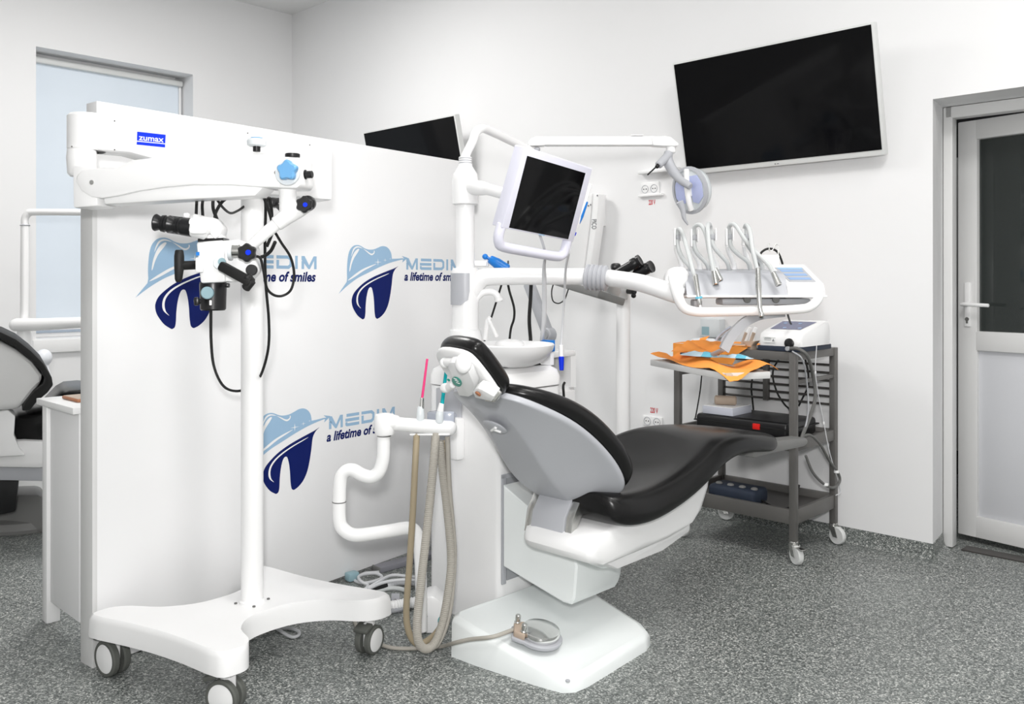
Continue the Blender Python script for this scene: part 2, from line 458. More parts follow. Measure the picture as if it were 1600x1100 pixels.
# leaf axes: hinged on the far (right) jamb and pushed open away from the room
ld = Vector((-0.585, 0.811, 0)).normalized()        # hinge -> free edge
ln = Vector((-ld.y, ld.x, 0))
if ln.dot(A) > 0: ln = -ln                           # towards the room
free = at_d(1501.5, 600, 4.10); free.z = 0
LW = 0.80
hinge = free - ld * LW
lz0, lz1 = .028, 1.955
AX = (ld, ln, Z)
def leafbox(m, s0, s1, z0, z1, t0=-.03, t1=.03, bev=.005):
    c = hinge + ld * ((s0 + s1) / 2) + ln * ((t0 + t1) / 2) + Z * ((z0 + z1) / 2)
    m.box(c, (abs(s1 - s0), abs(t1 - t0), z1 - z0), AX, bev)
m = MB()
st = .088
leafbox(m, LW - st, LW, lz0, lz1); leafbox(m, 0, st, lz0, lz1)
leafbox(m, st * .9, LW - st * .9, lz1 - .09, lz1); leafbox(m, st * .9, LW - st * .9, .89, .98); leafbox(m, st * .9, LW - st * .9, lz0, .125)
leaf = obj('door_leaf', m, M_door, dr)
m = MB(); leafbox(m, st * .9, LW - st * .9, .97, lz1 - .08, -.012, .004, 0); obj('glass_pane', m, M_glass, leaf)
m = MB(); leafbox(m, st * .9, LW - st * .9, .115, .90, -.014, .010, .003); obj('lower_panel', m, M_doorp, leaf)
m = MB(); leafbox(m, LW - .062, LW - .034, 1.0, 1.205, .03, .038, .003)
hp = hinge + ld * (LW - .048) + ln * .04 + Z * 1.105
m.tube([hp, hp + ln * .045, hp + ln * .05 - ld * .02, hp + ln * .05 - ld * .12 - Z * .004], .0085, 12)
obj('door_handle', m, M_white, leaf)
m = MB(); m.cyl(hinge + ld * (LW - .048) + ln * .0385 + Z * 1.035, ln, .009, .004, 20); m.box(hinge + ld * (LW - .048) + ln * .0405 + Z * 1.026, (.009, .004, .022), AX, .002)
obj('lock_cylinder', m, M_cord, leaf, label='dark keyhole')
# corridor beyond the door
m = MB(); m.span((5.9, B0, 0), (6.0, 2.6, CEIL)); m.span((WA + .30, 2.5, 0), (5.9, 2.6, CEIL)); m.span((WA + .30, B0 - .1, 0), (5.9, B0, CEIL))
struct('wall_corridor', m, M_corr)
cl_ = bpy.data.lights.new('corridor_light', 'POINT'); cl_.energy = 9; cl_.shadow_soft_size = .1
clo = bpy.data.objects.new('corridor_light', cl_); scene.collection.objects.link(clo); clo.location = R(4.75, 1.0, 2.9)
m = MB(); m.span((5.20, 1.40, .27), (5.24, 1.95, 1.90), bev=.004); struct('trim_1', m, M_corrp)

# ================================================================== TELEVISIONS
def television(name, b_left, width, z0, z1, a_top, a_bot, label):
    t = thing(name, label, 'television', R(WA, b_left - width / 2, z0))
    up = (R(a_top, 0, z1) - R(a_bot, 0, z0)); h = up.length; up.normalize()
    ex = -B; nf = ex.cross(up).normalized()
    if nf.dot(A) > 0: nf = -nf
    o = R(a_bot, b_left, z0)
    def q(x, y, d=0): return o + ex * x + up * y + nf * d
    AXT = (ex, up, nf)
    m = MB(); m.box(q(width / 2, h / 2, -.022), (width, h, .044), AXT, .006)
    fr = obj('bezel', m, M_tvframe, t)
    m = MB(); m.box(q(width / 2, h / 2 + .008, .0012), (width - .022, h - .036, .0024), AXT)
    obj('screen', m, M_screen, t)
    m = MB(); m.cyl(q(width / 2 - .008, .011, .0005), nf, .0035, .0008, 16); m.box(q(width / 2 + .006, .011, .0008), (.010, .004, .0008), AXT)
    obj('maker_mark', m, M_grytxt, fr)
    m = MB(); mid = q(width / 2, h / 2, -.044); back = R(WA - .012, b_left - width / 2, (z0 + z1) / 2)
    m.span((WA - .012, b_left - width / 2 - .2, z0 + .12), (WA, b_left - width / 2 + .2, z1 - .12), bev=.003)
    m.box((mid + back) / 2, ((mid - back).length + .02, .10, .16), (A, B, Z), .004)
    obj('wall_bracket', m, M_black, t)
    return t
television('wall_television', 2.523, 1.03, 1.77, 2.335, 3.80, 3.93, 'large white framed black television high on the right wall beside the door')
television('wall_television', 5.177, .99, 1.73, 2.298, 3.80, 3.93, 'white framed black television whose lower half is hidden by the white partition')

# ================================================================== PARTITION with its printed marks
P0 = Vector((-1.302, 2.72, 0)); PD = Vector((.62, .785, 0)).normalized(); PN = Vector((PD.y, -PD.x, 0))   # PN faces the camera side
PL, PH, PT = 1.80, 1.772, .078
part_t = thing('partition_wall', 'white freestanding partition printed with blue tooth emblems behind the microscope', 'partition', P0 + PD * PL / 2 - PN * PT / 2)
m = MB(); m.prism([P0 + PD * .004 + Z * .0, P0 + PD * PL + Z * .034, P0 + PD * PL + Z * PH, P0 + PD * .004 + Z * PH], -PN * (PT - .01), bev=.003)
board = obj('board', m, M_panel, part_t)
m = MB(); m.box(P0 - PD * .002 - PN * (PT / 2 - .001) + Z * .81, (.016, PT, 1.62), (PD, PN, Z), .002); obj('end_trim', m, M_edge, part_t, label='slightly greyer end board')
def at_p(u, v): return at_pl(u, v, P0, PN)
def pl2(u, v):
    p = at_p(u, v); return ((p - P0).dot(PD), p.z)
def zz(x, y, ox, oy, sc): return (ox + x / sc, oy + y / sc)
# emblem outlines measured on the upper emblem beside the column, in metres on the board (s along it, z up)
def L2(pts): return [pl2(*zz(x, y, 520, 370, 8.0)) for x, y in pts]
def smooth2(pts, closed=True, n=5):
    return [(p.x, p.y) for p in catmull([(x, y, 0) for x, y in pts], n, closed)]
crown = smooth2(L2([(178, 520), (176, 430), (180, 330), (192, 230), (215, 160), (255, 115), (305, 102), (350, 115), (400, 145), (450, 160), (510, 157), (560, 138), (610, 118), (660, 122), (700, 152), (728, 205), (738, 272)]), False) \
      + smooth2(L2([(738, 276), (800, 274), (868, 268)]), False)[:-1] \
      + L2([(890, 270), (862, 240), (935, 262), (905, 290), (868, 322), (876, 286)]) \
      + smooth2(L2([(868, 284), (800, 300), (700, 330), (580, 380), (440, 450), (330, 505), (250, 558), (170, 622), (72, 712)]), False) \
      + smooth2(L2([(72, 712), (120, 640), (185, 545)]), False)[:-1]
root_ = smooth2(L2([(820, 365), (765, 395), (700, 420), (600, 460), (500, 505), (400, 565), (320, 635), (262, 705), (236, 780), (240, 850), (262, 910), (310, 985), (365, 1030)]), False) \
      + smooth2(L2([(375, 1033), (396, 1015), (406, 960), (410, 860), (420, 760), (436, 680), (452, 642), (470, 630), (488, 645), (505, 720), (515, 820), (520, 920), (530, 1000), (548, 1024)]), False) \
      + smooth2(L2([(560, 1024), (600, 998), (650, 940), (690, 850), (715, 740), (735, 600), (750, 470), (780, 405), (820, 365)]), False)[:-1]
swirl = smooth2(L2([(228, 250), (240, 190), (262, 140), (300, 118), (345, 128), (390, 160), (440, 205), (480, 230), (512, 215), (522, 185), (512, 172), (510, 195), (490, 210), (465, 205), (430, 180), (390, 155), (350, 140), (310, 134), (275, 152), (250, 195)]))
gleam = smooth2(L2([(205, 430), (215, 340), (240, 250), (270, 190), (310, 152), (328, 158), (310, 195), (265, 265), (235, 340), (215, 420)]))
sweep = smooth2(L2([(185, 545), (260, 480), (360, 410), (460, 365), (545, 338), (460, 385), (380, 428), (290, 490), (225, 530)]))
sweep2 = smooth2(L2([(705, 455), (640, 478), (540, 520), (430, 580), (350, 645), (305, 715), (292, 790), (305, 850), (350, 895), (322, 850), (312, 780), (328, 710), (380, 640), (460, 580), (560, 525), (650, 485)]))
def spark(x, y, r):
    o = []
    for k in range(8):
        t = k * math.pi / 4; q = r if k % 2 == 0 else r * .13
        o.append((x + q * math.sin(t), y - q * math.cos(t)))
    return L2(o)
sparks = [spark(563, 316, 46), spark(652, 292, 26), spark(716, 274, 14)]
def letters(x, y0, y1, which, w, t):
    """block letters with a cut between the strokes; x, y in board metres"""
    h = y1 - y0; P = []
    if which == 'M':
        P += [[(x, y0), (x + t, y0), (x + t, y0 + h * .62), (x, y0 + h * .62)], [(x, y0 + h * .70), (x, y1), (x + t * 1.2, y1), (x + w / 2, y0 + h * .30), (x + w - t * 1.2, y1), (x + w, y1), (x + w, y0), (x + w - t, y0), (x + w - t, y0 + h * .66), (x + w / 2 + t * .3, y0), (x + w / 2 - t * .3, y0)]]
    if which == 'E':
        for k, (a, b_) in enumerate(((0, .24), (.38, .62), (.76, 1))):
            P.append([(x + (t * .5 if k != 1 else 0), y0 + h * a), (x + w, y0 + h * a), (x + w, y0 + h * b_), (x + (t * .5 if k != 1 else 0), y0 + h * b_)])
        P[0] = [(x + t * .6, y0), (x + w, y0), (x + w, y0 + h * .24), (x + t * .9, y0 + h * .24), (x + t * .9, y0 + h * .34), (x, y0 + h * .34), (x, y0 + h * .1)]
    if which == 'D':
        P += [[(x, y0), (x + w * .8, y0), (x + w, y0 + h * .22), (x + w, y0 + h * .78), (x + w * .8, y1), (x, y1), (x, y0 + h * .76), (x + w * .72, y0 + h * .76), (x + w - t, y0 + h * .66), (x + w - t, y0 + h * .34), (x + w * .72, y0 + h * .24), (x + t, y0 + h * .24), (x + t, y0 + h * .66), (x, y0 + h * .66)]]
    if which == 'I':
        P += [[(x, y0), (x + t, y0), (x + t, y1), (x, y1)]]
    return P
n0 = pl2(520 + 915 / 8, 370 + 410 / 8); n1 = pl2(520 + 1420 / 8, 370 + 282 / 8)
LH = n1[1] - n0[1]
lx = {k: pl2(520 + x / 8, 420)[0] for k, x in (('M0', 918), ('M1', 1062), ('E0', 1088), ('E1', 1232), ('D0', 1256), ('D1', 1392), ('I0', 1418))}
tw = (lx['M1'] - lx['M0']) * .17
names_ = [('M', lx['M0'], lx['M1'] - lx['M0']), ('E', lx['E0'], lx['E1'] - lx['E0']), ('D', lx['D0'], lx['D1'] - lx['D0']), ('I', lx['I0'], tw), ('M', lx['I0'] + tw + .018, (lx['M1'] - lx['M0']) * 1.02)]
tag0 = pl2(520 + 893 / 8, 370 + 545 / 8)
WORD_W = names_[-1][1] + names_[-1][2] - tag0[0] - .004
ORG = (pl2(520 + 470 / 8, 370 + 632 / 8))
def emblem(os, oz):
    ds, dz = os - ORG[0], oz - ORG[1]
    def P3(pts, lift): return [P0 + PD * (s + ds) + Z * (z + dz) + PN * lift for s, z in pts]
    m = MB(); m.flat(P3(crown, .0006))
    for w_, x, w in names_:
        for poly in letters(x, n0[1], n1[1], w_, w, tw): m.flat(P3(poly, .0006))
    e = obj('light_blue_emblem', m, M_sky, board, label='light blue tooth crown with block capitals')
    m = MB(); m.flat(P3(root_, .0006))
    o = P0 + PD * (tag0[0] + ds) + Z * (tag0[1] + dz)
    m.text('a lifetime of smiles', o, PD, Z, LH * 1.02, bold=.034, shear=.22, width=WORD_W, lift=.0006)
    obj('navy_emblem', m, M_navy, board, label='navy tooth root with slanted tagline')
    m = MB()
    for q in (swirl, gleam, sweep, *sparks): m.flat(P3(q, .0011))
    m.flat(P3(sweep2, .0011))
    obj('white_gleam', m, M_white_txt, board, label='white gleam lines and sparkles')
emblem(*ORG)
emblem(*pl2(205 + 580 / 7.1, 365 + 622 / 7.1))
emblem(*pl2(400 + 308 / 6.667, 625 + 592 / 6.667))
# ================================================================== OPERATING MICROSCOPE on its wheeled stand
def caster(parent, o, heading, wheel_r=.050, top=.125, brake=True, hub=M_white2, tyre=M_tyre, fork_m=M_white2, w=.022, gap=.012):
    """twin-wheel swivel caster standing on the floor at o; heading = direction the wheel trails"""
    o = Vector((o.x, o.y, 0)); hd = heading.normalized(); ax = Vector((-hd.y, hd.x, 0))
    c = o + Z * wheel_r
    m = MB(); m.cyl(o + Z * (wheel_r * 1.75), Z, .017, top - wheel_r * 1.75 + .004, 18)
    m.box(c + Z * wheel_r * .45, (wheel_r * 1.2, gap, wheel_r * 1.7), (hd, ax, Z), .004)
    fk = obj('caster_fork', m, fork_m, parent)
    for s in (-1, 1):
        q = c + ax * s * (gap / 2 + .001)
        m = MB(); m.lathe([(wheel_r * .78, 0), (wheel_r - .004, 0), (wheel_r, .004), (wheel_r, w - .004), (wheel_r - .004, w), (wheel_r * .80, w), (wheel_r * .78, w - .003)], q, ax * s, 36)
        wl = obj('wheel', m, tyre, fk)
        m = MB(); m.lathe([(.001, w * .5), (wheel_r * .5, w * .5), (wheel_r * .80, w * .5), (wheel_r * .79, w * .92), (wheel_r * .6, w * 1.02), (.001, w * 1.06)], q, ax * s, 36)
        obj('wheel_hub', m, hub, fk)
    if brake:
        m = MB(); m.box(c + Z * wheel_r * 1.02 + hd * wheel_r * .75, (wheel_r * .9, .052, .014), ((hd - Z * .35).normalized(), ax, (Z + hd * .35).normalized()), .004)
        obj('brake_pedal', m, tyre, fk)
    return fk

cL = at_z(176, 1053, 0); cF = Vector((-.800, 2.435, 0)); cR = at_z(577, 1020, 0); cB = cL + cR - cF
ctr = (cL + cR) / 2
mic = thing('operating_microscope', 'tall white surgical microscope on a wheeled floor stand in front of the partition', 'microscope', ctr)
def bq(s, t, z):
    return cF + (cL - cF) * (1 - s) + (cR - cF) * t + Z * z
right = [(.75, -.075), (1.06, -.10), (1.11, -.03), (1.10, .05), (1.03, .115), (.87, .19), (.75, .33), (.72, .5)]
right = right + [(s, 1 - t) for s, t in reversed(right[:-1])]
left = [(1 - s, 1 - t) for s, t in right]
outline = [(.5, -.065)] + right + [(.5, 1.065)] + left
outline = [(p.x, p.y) for p in catmull([(x, y, 0) for x, y in outline], 3, True)]
m = MB()
rg = []
for z, ins in ((.122, .0), (.128, -.0), (.172, .012), (.184, .028), (.190, .055)):
    rr = []
    for s, t in outline:
        k = 1 - ins
        rr.append(bq(.5 + (s - .5) * (1 - ins * .55), .5 + (t - .5) * (1 - ins * .55), z))
    rg.append(rr)
m.rings(rg, cap=False)
bmesh.ops.remove_doubles(m.bm, verts=m.bm.verts, dist=1e-5)
for r_, up in ((rg[-1], 1), (rg[0], -1)):
    tb = bmesh.new(); V = [tb.verts.new(p) for p in r_]
    for t in tessellate_polygon([r_]):
        f = tb.faces.new([V[i] for i in t]); f.normal_update()
        if f.normal.z * up < 0: f.normal_flip()
    m._merge(tb)
obj('stand_base', m, M_white, mic, angle=50)
caster(mic, cL, Vector((-.83, .55, 0)), wheel_r=.055)
caster(mic, cF, Vector((-.9, .25, 0)))
caster(mic, cR, Vector((-.42, -.9, 0)), wheel_r=.046)
caster(mic, cB, Vector((.5, .7, 0)))
col = at_d(394, 443, 2.764); col.z = 0
m = MB(); m.lathe([(.040, .188), (.040, .196), (.0345, .200), (.0345, 1.470), (.040, 1.472), (.041, 1.50), (.036, 1.505)], col, Z, 32)
obj('column', m, M_white, mic)
for k in range(4):
    m = MB(); m.cyl(col + Vector((math.cos(k * 1.57 + .4), math.sin(k * 1.57 + .4), 0)) * .050 + Z * .188, Z, .005, .006, 10); obj('base_screw', m, M_cord, mic)

# upper arm: a deep cover from the column out to the pivot
ua = Vector((-1.205, 2.470, 0)); ud = Vector((.79, .615, 0)).normalized(); un = Vector((ud.y, -ud.x, 0))   # un faces the camera
UL = .735; UW = .105
def uq(s, z, n=0): return ua + ud * s + un * n + Z * z
m = MB()
prof = [(-.01, 1.575), (.10, 1.575), (.30, 1.535), (.42, 1.50), (.48, 1.480), (.735, 1.475), (.735, 1.672), (.50, 1.678), (-.01, 1.679)]
m.prism([uq(s, z, UW / 2) for s, z in prof], -un * UW, bev=.010)
m.lathe([(.048, 1.575), (.0525, 1.58), (.0525, 1.672), (.046, 1.679)], uq(0, 0), Z, 36)
ucov = obj('upper_arm', m, M_white, mic)
for u, v in ((179, 189), (179, 234), (387, 208), (484, 226.5), (485, 296), (112, 229)):
    p = at_vp(u, v, uq(0, 0, UW / 2 + .001), uq(1, 0, UW / 2 + .001)); m = MB(); m.cyl(p, un, .0022, .001, 10); obj('arm_screw', m, M_cord, ucov)
# name plate
pp = lambda u, v, l: at_vp(u, v, uq(0, 0, UW / 2 + l), uq(1, 0, UW / 2 + l))
m = MB(); m.flat([pp(214.3, 205.5, .0006), pp(259, 210.5, .0006), pp(258.3, 224, .0006), pp(213.8, 219.7, .0006)])
m.flat([pp(213.7, 221.2, .0006), pp(258.2, 225.4, .0006), pp(258, 230.5, .0006), pp(213.4, 225.9, .0006)])
plate = obj('name_plate', m, M_royal, ucov, label='royal blue name plate')
o = pp(216.8, 218.4, 0); wv = (pp(255.5, 222.0, 0) - o); exv = Vector((wv.x, wv.y, 0)).normalized()
m = MB(); m.text('zumax', o + Z * -.0005, exv, Z, (pp(216, 211.5, 0).z - o.z) / .54, bold=.016, width=Vector((wv.x, wv.y, 0)).length, lift=.0012)
obj('plate_lettering', m, M_white_txt, plate)
# pivot collar and drop block at the outer end
pv = at_d(128, 443, 2.445); pv.z = 0
m = MB(); m.lathe([(.030, 1.500), (.037, 1.508), (.040, 1.552), (.038, 1.574)], pv, Z, 32)
obj('pivot_collar', m, M_white, mic)
# spring arm
sa = Vector((pv.x, pv.y, 0)); sb = at_d(452, 443, 2.335); sb.z = 0
sd = (sb - sa).normalized(); sn = Vector((sd.y, -sd.x, 0)); SW = .085
def sp(u, v, off=0): return at_vp(u, v, sa + sn * (SW / 2 + off), sb + sn * (SW / 2 + off))
m = MB(); m.prism([sp(*p) for p in ((113, 258), (152, 262), (152, 322), (114, 325))], -sn * SW, bev=.006)
obj('pivot_block', m, M_white, mic)
top = [(118, 275), (127, 265), (150, 262), (178, 262), (205, 250), (255, 244), (330, 240), (405, 240), (436, 243)]
bot = [(437, 293), (410, 292.5), (360, 289), (300, 289), (255, 293), (215, 299), (185, 306), (160, 310), (142, 308), (126, 298), (118, 284)]
m = MB(); m.prism([sp(*p, .004) for p in top + bot], -sn * (SW + .008), bev=.006)
sparm = obj('spring_arm', m, M_white, mic)
m = MB(); m.prism([sp(*p, -.006) for p in ((160, 304), (215, 295), (300, 286), (405, 287), (412, 292), (398, 306), (300, 311), (163, 319.5))], -sn * (SW - .012), bev=.005)
obj('arm_lower_cover', m, M_white, mic)
for u, v, r_ in ((143.5, 285, .0065), (431.5, 269.5, .0055)):
    m = MB(); m.cyl(sp(u, v, .004), sn, r_, .002, 16); obj('pivot_screw', m, M_steel, sparm)
# front head of the spring arm with its knobs
m = MB(); m.prism([sp(*p, .002) for p in ((430, 244), (468, 246), (470, 288), (464, 294), (432, 294))], -sn * (SW + .004), bev=.006)
arm_end = obj('arm_end_block', m, M_white, mic)
m = MB(); m.cyl(sp(451, 270, .0045), sn, .034, .010, 28); obj('knob_boss', m, M_knobc, arm_end)
m = MB(); m.star(sp(452, 267, .014), sn, .028, .020); obj('star_knob', m, M_knobb, arm_end, label='light blue star knob')
m = MB(); m.cyl(sp(457, 246, -.04), Z, .020, .010, 24); m.cyl(sp(457, 246, -.04) - Z * .004, Z, .016, .006, 24); obj('end_cap', m, M_black, arm_end, label='black cap')
m = MB(); cc = sp(471, 273, -.03); m.cyl(cc, sd, .008, .010, 18); m.cyl(cc + sd * .008, sd, .013, .005, 18); m.cyl(cc + sd * .013, sd, .010, .018, 18); obj('plug', m, M_black, arm_end, label='black plug')
kb = sp(401, 236, -.02)
m = MB(); m.lathe([(.020, .012), (.025, .015), (.026, .026), (.022, .032), (.001, .033)], kb, Z, 30); obj('tension_knob', m, M_knobc, sparm, label='milky tension knob')
m = MB(); m.cyl(kb - Z * .002, Z, .010, .016, 18); obj('knob_stem', m, M_black, sparm)
m = MB(); m.lathe([(.001, .0325), (.015, .0325), (.016, .0355), (.001, .036)], kb, Z, 24); obj('knob_insert', m, M_knobb, sparm, label='light blue insert')
# vertical post, elbow and the inclined carrier arm
pd = 2.335
m = MB(); q = at_d(449.5, 443, pd); m.lathe([(.022, at_d(450, 345, pd).z), (.0225, at_d(450, 300, pd).z), (.025, at_d(450, 297, pd).z), (.025, at_d(450, 290, pd).z)], Vector((q.x, q.y, 0)), Z, 26)
obj('drop_post', m, M_white, mic)
m = MB(); m.tube([at_d(484, 318, pd), at_d(466, 328, pd), at_d(447, 339, pd - .005), at_d(432, 350, pd - .01)], [.018, .022, .022, .020], 22)
m.tube([at_d(436, 347, pd - .01), at_d(415, 364, pd - .015), at_d(398, 379, pd - .02), at_d(384, 392, pd - .02)], [.0165, .0165, .015, .013], 20)
carrier = obj('carrier_arm', m, M_white, mic)
m = MB(); m.star(at_d(477, 320, pd - .026), -Y, .0225, .018, 6, .16); m.cyl(at_d(483, 318, pd - .004), -Y, .020, .02, 24); kn = obj('lock_knob', m, M_black, carrier, label='black lobed knob')
m = MB(); m.cyl(at_d(477, 320, pd - .044), -Y, .0062, .003, 20); obj('knob_cap', m, M_royal, kn, label='blue cap')
# ---- optical head
hd_ = 2.30
HX = Vector((1, .10, 0)).normalized(); HY = Vector((-.10, 1, 0)).normalized(); HAX = (HX, HY, Z)
def hp_(u, v, d=0): return at_d(u, v, hd_ + d)
m = MB(); m.prism([hp_(*p) for p in ((306, 378), (350, 375), (352, 441), (313, 443))], HY * .10, bev=.007)
m.prism([hp_(*p, .012) for p in ((344, 376), (372, 374), (398, 384), (401, 425), (386, 440), (346, 441))], HY * .080, bev=.008)
head = obj('optical_body', m, M_white, mic)
m = MB(); m.prism([hp_(*p, .02) for p in ((309, 373), (349, 371.5), (349, 376.5), (309, 378))], HY * .07); obj('seam_band', m, M_black, head)
m = MB(); m.prism([hp_(*p, .012) for p in ((318, 338), (335, 340), (347, 355), (344, 368), (335, 374), (318, 354))], HY * .075, bev=.006)
m.prism([hp_(*p, .02) for p in ((312, 364), (346, 366), (349, 372), (308, 374))], HY * .06, bev=.003)
obj('tilting_prism', m, M_white, head)
m = MB()
for dv, dd in ((0, -.010), (-3, .052)):
    m.tube([hp_(300, 353 + dv, dd), hp_(322, 358 + dv, dd + .01)], .0285, 26)
    m.box(hp_(312, 354 + dv, dd), (.05, .052, .045), HAX, .012)
m.box(hp_(292, 337, .0), (.014, .02, .014), HAX, .004)
binoc = obj('binocular_tube_housing', m, M_white, head)
for (u0, v0, u1, v1, dd) in ((263, 350, 301, 356, -.012), (242, 347.5, 283, 353, .055)):
    p, q = hp_(u0, v0, dd), hp_(u1, v1, dd); ax = (q - p).normalized(); L = (q - p).length
    m = MB(); m.lathe([(.012, .006), (.0225, .0), (.0235, .003), (.0195, .012), (.0185, .018), (.0225, .020), (.0235, .028), (.0205, .030), (.0205, .036), (.0240, .038), (.0245, L), (.012, L)], p, ax, 30)
    ey = obj('eyepiece', m, M_black, binoc, label='black eyepiece')
    m = MB(); m.cyl(p + ax * .007, ax, .0135, .002, 24); obj('eye_lens', m, M_screen, ey)
# left handle
m = MB(); m.tube([hp_(280, 392, -.02), hp_(280, 400, -.02), hp_(280, 417, -.02), hp_(279, 436, -.02), hp_(279, 440, -.02)], [.0105, .0125, .0125, .0095, .007], 18)
m.tube([hp_(282, 415, -.018), hp_(307, 414, .02)], .0120, 16)
obj('left_handle', m, M_rubber, head, label='black T-shaped handle')
m = MB(); m.cyl(hp_(344, 411, -.004), -HY, .0165, .010, 26); rk = obj('handle_boss', m, M_knobc, head)
m = MB(); m.cyl(hp_(347, 409, -.012), -HY, .010, .004, 24); obj('boss_insert', m, M_tealgrey, rk)
m = MB(); d0, d1 = hp_(345, 415, -.03), hp_(394, 442, -.065); dx = (d1 - d0).normalized(); dn = dx.cross(Y).normalized(); dy = dn.cross(dx)
m.box((d0 + d1) / 2, ((d1 - d0).length, .026, .026), (dx, dy, dn), .007)
m.tube([hp_(387, 432, -.062), hp_(392, 441, -.062), hp_(384, 450, -.058)], .012, 16)
obj('right_handle', m, M_rubber, head, label='black bar handle')
m = MB(); m.cyl(hp_(362, 392, -.012), HX, .0170, .022, 26); col_ = obj('knob_collar', m, M_steel, head)
m = MB(); m.cyl(hp_(357, 394, -.012), HX, .0200, .010, 26); obj('collar_ring', m, M_knobc, head)
m = MB(); m.star(hp_(388, 395, -.028), -Y, .0245, .022, 6, .15); kn2 = obj('lock_knob', m, M_black, head, label='black lobed knob')
m = MB(); m.cyl(hp_(388, 394.5, -.050), -Y, .0072, .003, 22); obj('knob_cap', m, M_royal, kn2, label='blue cap')
m = MB(); m.cyl(hp_(394, 422, .0), -HY, .015, .012, 22); obj('side_cap', m, M_black, head)
m = MB(); m.box(hp_(309, 396.5, -.001), (.0085, .002, .0095), HAX); obj('blue_sticker', m, M_blue, head, label='small blue sticker')
m = MB(); m.box(hp_(312, 414, -.008), (.020, .014, .040), HAX, .004); obj('switch_cover', m, M_white2, head)
oc = hp_(333, 443, .045); oc_b = hp_(333, 485, .045).z
m = MB(); m.lathe([(.030, oc_b - oc.z), (.0335, oc_b - oc.z + .004), (.0345, -.030), (.0355, -.004), (.034, .004)], oc, Z, 34)
m.tube([hp_(312, 472, .0), hp_(306, 468, -.01)], .008, 10); m.box(hp_(307, 471, -.012), (.012, .010, .022), HAX, .003); m.box(hp_(355, 446, .02), (.012, .02, .012), HAX, .003)
lens_h = obj('objective_housing', m, M_black, head)
m = MB(); m.cyl(hp_(325.5, 457.5, .012), -HY, .0165, .016, 28); obj('focus_knob', m, M_tealgrey, lens_h, label='teal grey focus knob')
m = MB(); m.box(hp_(329, 473, .008), (.0065, .003, .014), HAX, .002); obj('focus_scale', m, M_white_txt, lens_h)
# ---- cables
def cable(parent, pts, r=.0035, mt=M_rubber, d=None, name='cable', smooth=6):
    m = MB(); m.tube([at_d(u, v, dd) for u, v, dd in pts], r, 8, smooth); return obj(name, m, mt, parent)
E1, E2 = 2.42, 2.62
cable(mic, [(308, 309, 2.40), (307, 322, 2.40), (306.5, 336, 2.36)], .0042)
cable(mic, [(317.5, 309, 2.40), (316, 322, 2.40), (317, 340, 2.36)], .0042)
cable(mic, [(333, 308, 2.42), (333, 325, 2.42), (338, 340, 2.40), (344, 356, 2.36)], .0048)
cable(mic, [(356, 308, 2.42), (345, 318, 2.44), (336, 336, 2.42), (338, 352, 2.37)], .0045)
cable(mic, [(338, 310, 2.45), (348, 324, 2.5), (360, 333, 2.6), (372, 329, 2.7), (382, 322, 2.74)], .0038)
cable(mic, [(402, 302, 2.40), (412, 309, 2.45), (415, 325, 2.52), (414, 380, 2.56), (415, 440, 2.60), (420, 500, 2.64), (419, 545, 2.68), (408, 585, 2.74), (394, 602, 2.82), (372, 611, 2.80), (350, 604, 2.72), (335, 575, 2.60), (330, 535, 2.48), (329.5, 483, 2.36)], .0042)
cable(mic, [(413, 310, 2.46), (421, 332, 2.48), (426, 352, 2.50), (425, 365, 2.50), (417, 385, 2.49)], .0046)
cable(mic, [(421, 309, 2.48), (424, 325, 2.50), (425, 342, 2.52)], .0046)
cable(mic, [(430, 378, 2.40), (423, 392, 2.42), (413, 400, 2.42), (404, 402, 2.40)], .0050)
cable(mic, [(428, 360, 2.42), (440, 380, 2.45), (454, 402, 2.48), (459.5, 428, 2.5), (455, 452, 2.5), (442, 462, 2.5), (428, 461, 2.48), (417, 450, 2.45), (412, 425, 2.40), (407, 404, 2.33), (398, 400, 2.30)], .0038)
m = MB(); m.box(at_d(431, 317, 2.55), (.045, .05, .028), (ud, un, Z), .004); m.tube([at_d(418, 312, 2.55), at_d(430, 316, 2.55), at_d(440, 326, 2.50)], .010, 10)
obj('cable_clamp', m, M_black, mic)
# ================================================================== DENTAL CHAIR in the middle
def T3(u, v, b): return at_b(u, v, b)
ch = thing('dental_chair', 'black reclined treatment chair with grey back shell in the middle of the room', 'dental chair', R(2.15, 1.9))
def tessface(m, pts):
    tb = bmesh.new(); V = [tb.verts.new(p) for p in pts]
    for t in tessellate_polygon([[Vector(p) for p in pts]]):
        try: tb.faces.new([V[i] for i in t])
        except ValueError: pass
    m._merge(tb)
def weld(m):
    bmesh.ops.remove_doubles(m.bm, verts=m.bm.verts, dist=1e-5); bmesh.ops.recalc_face_normals(m.bm, faces=m.bm.faces)

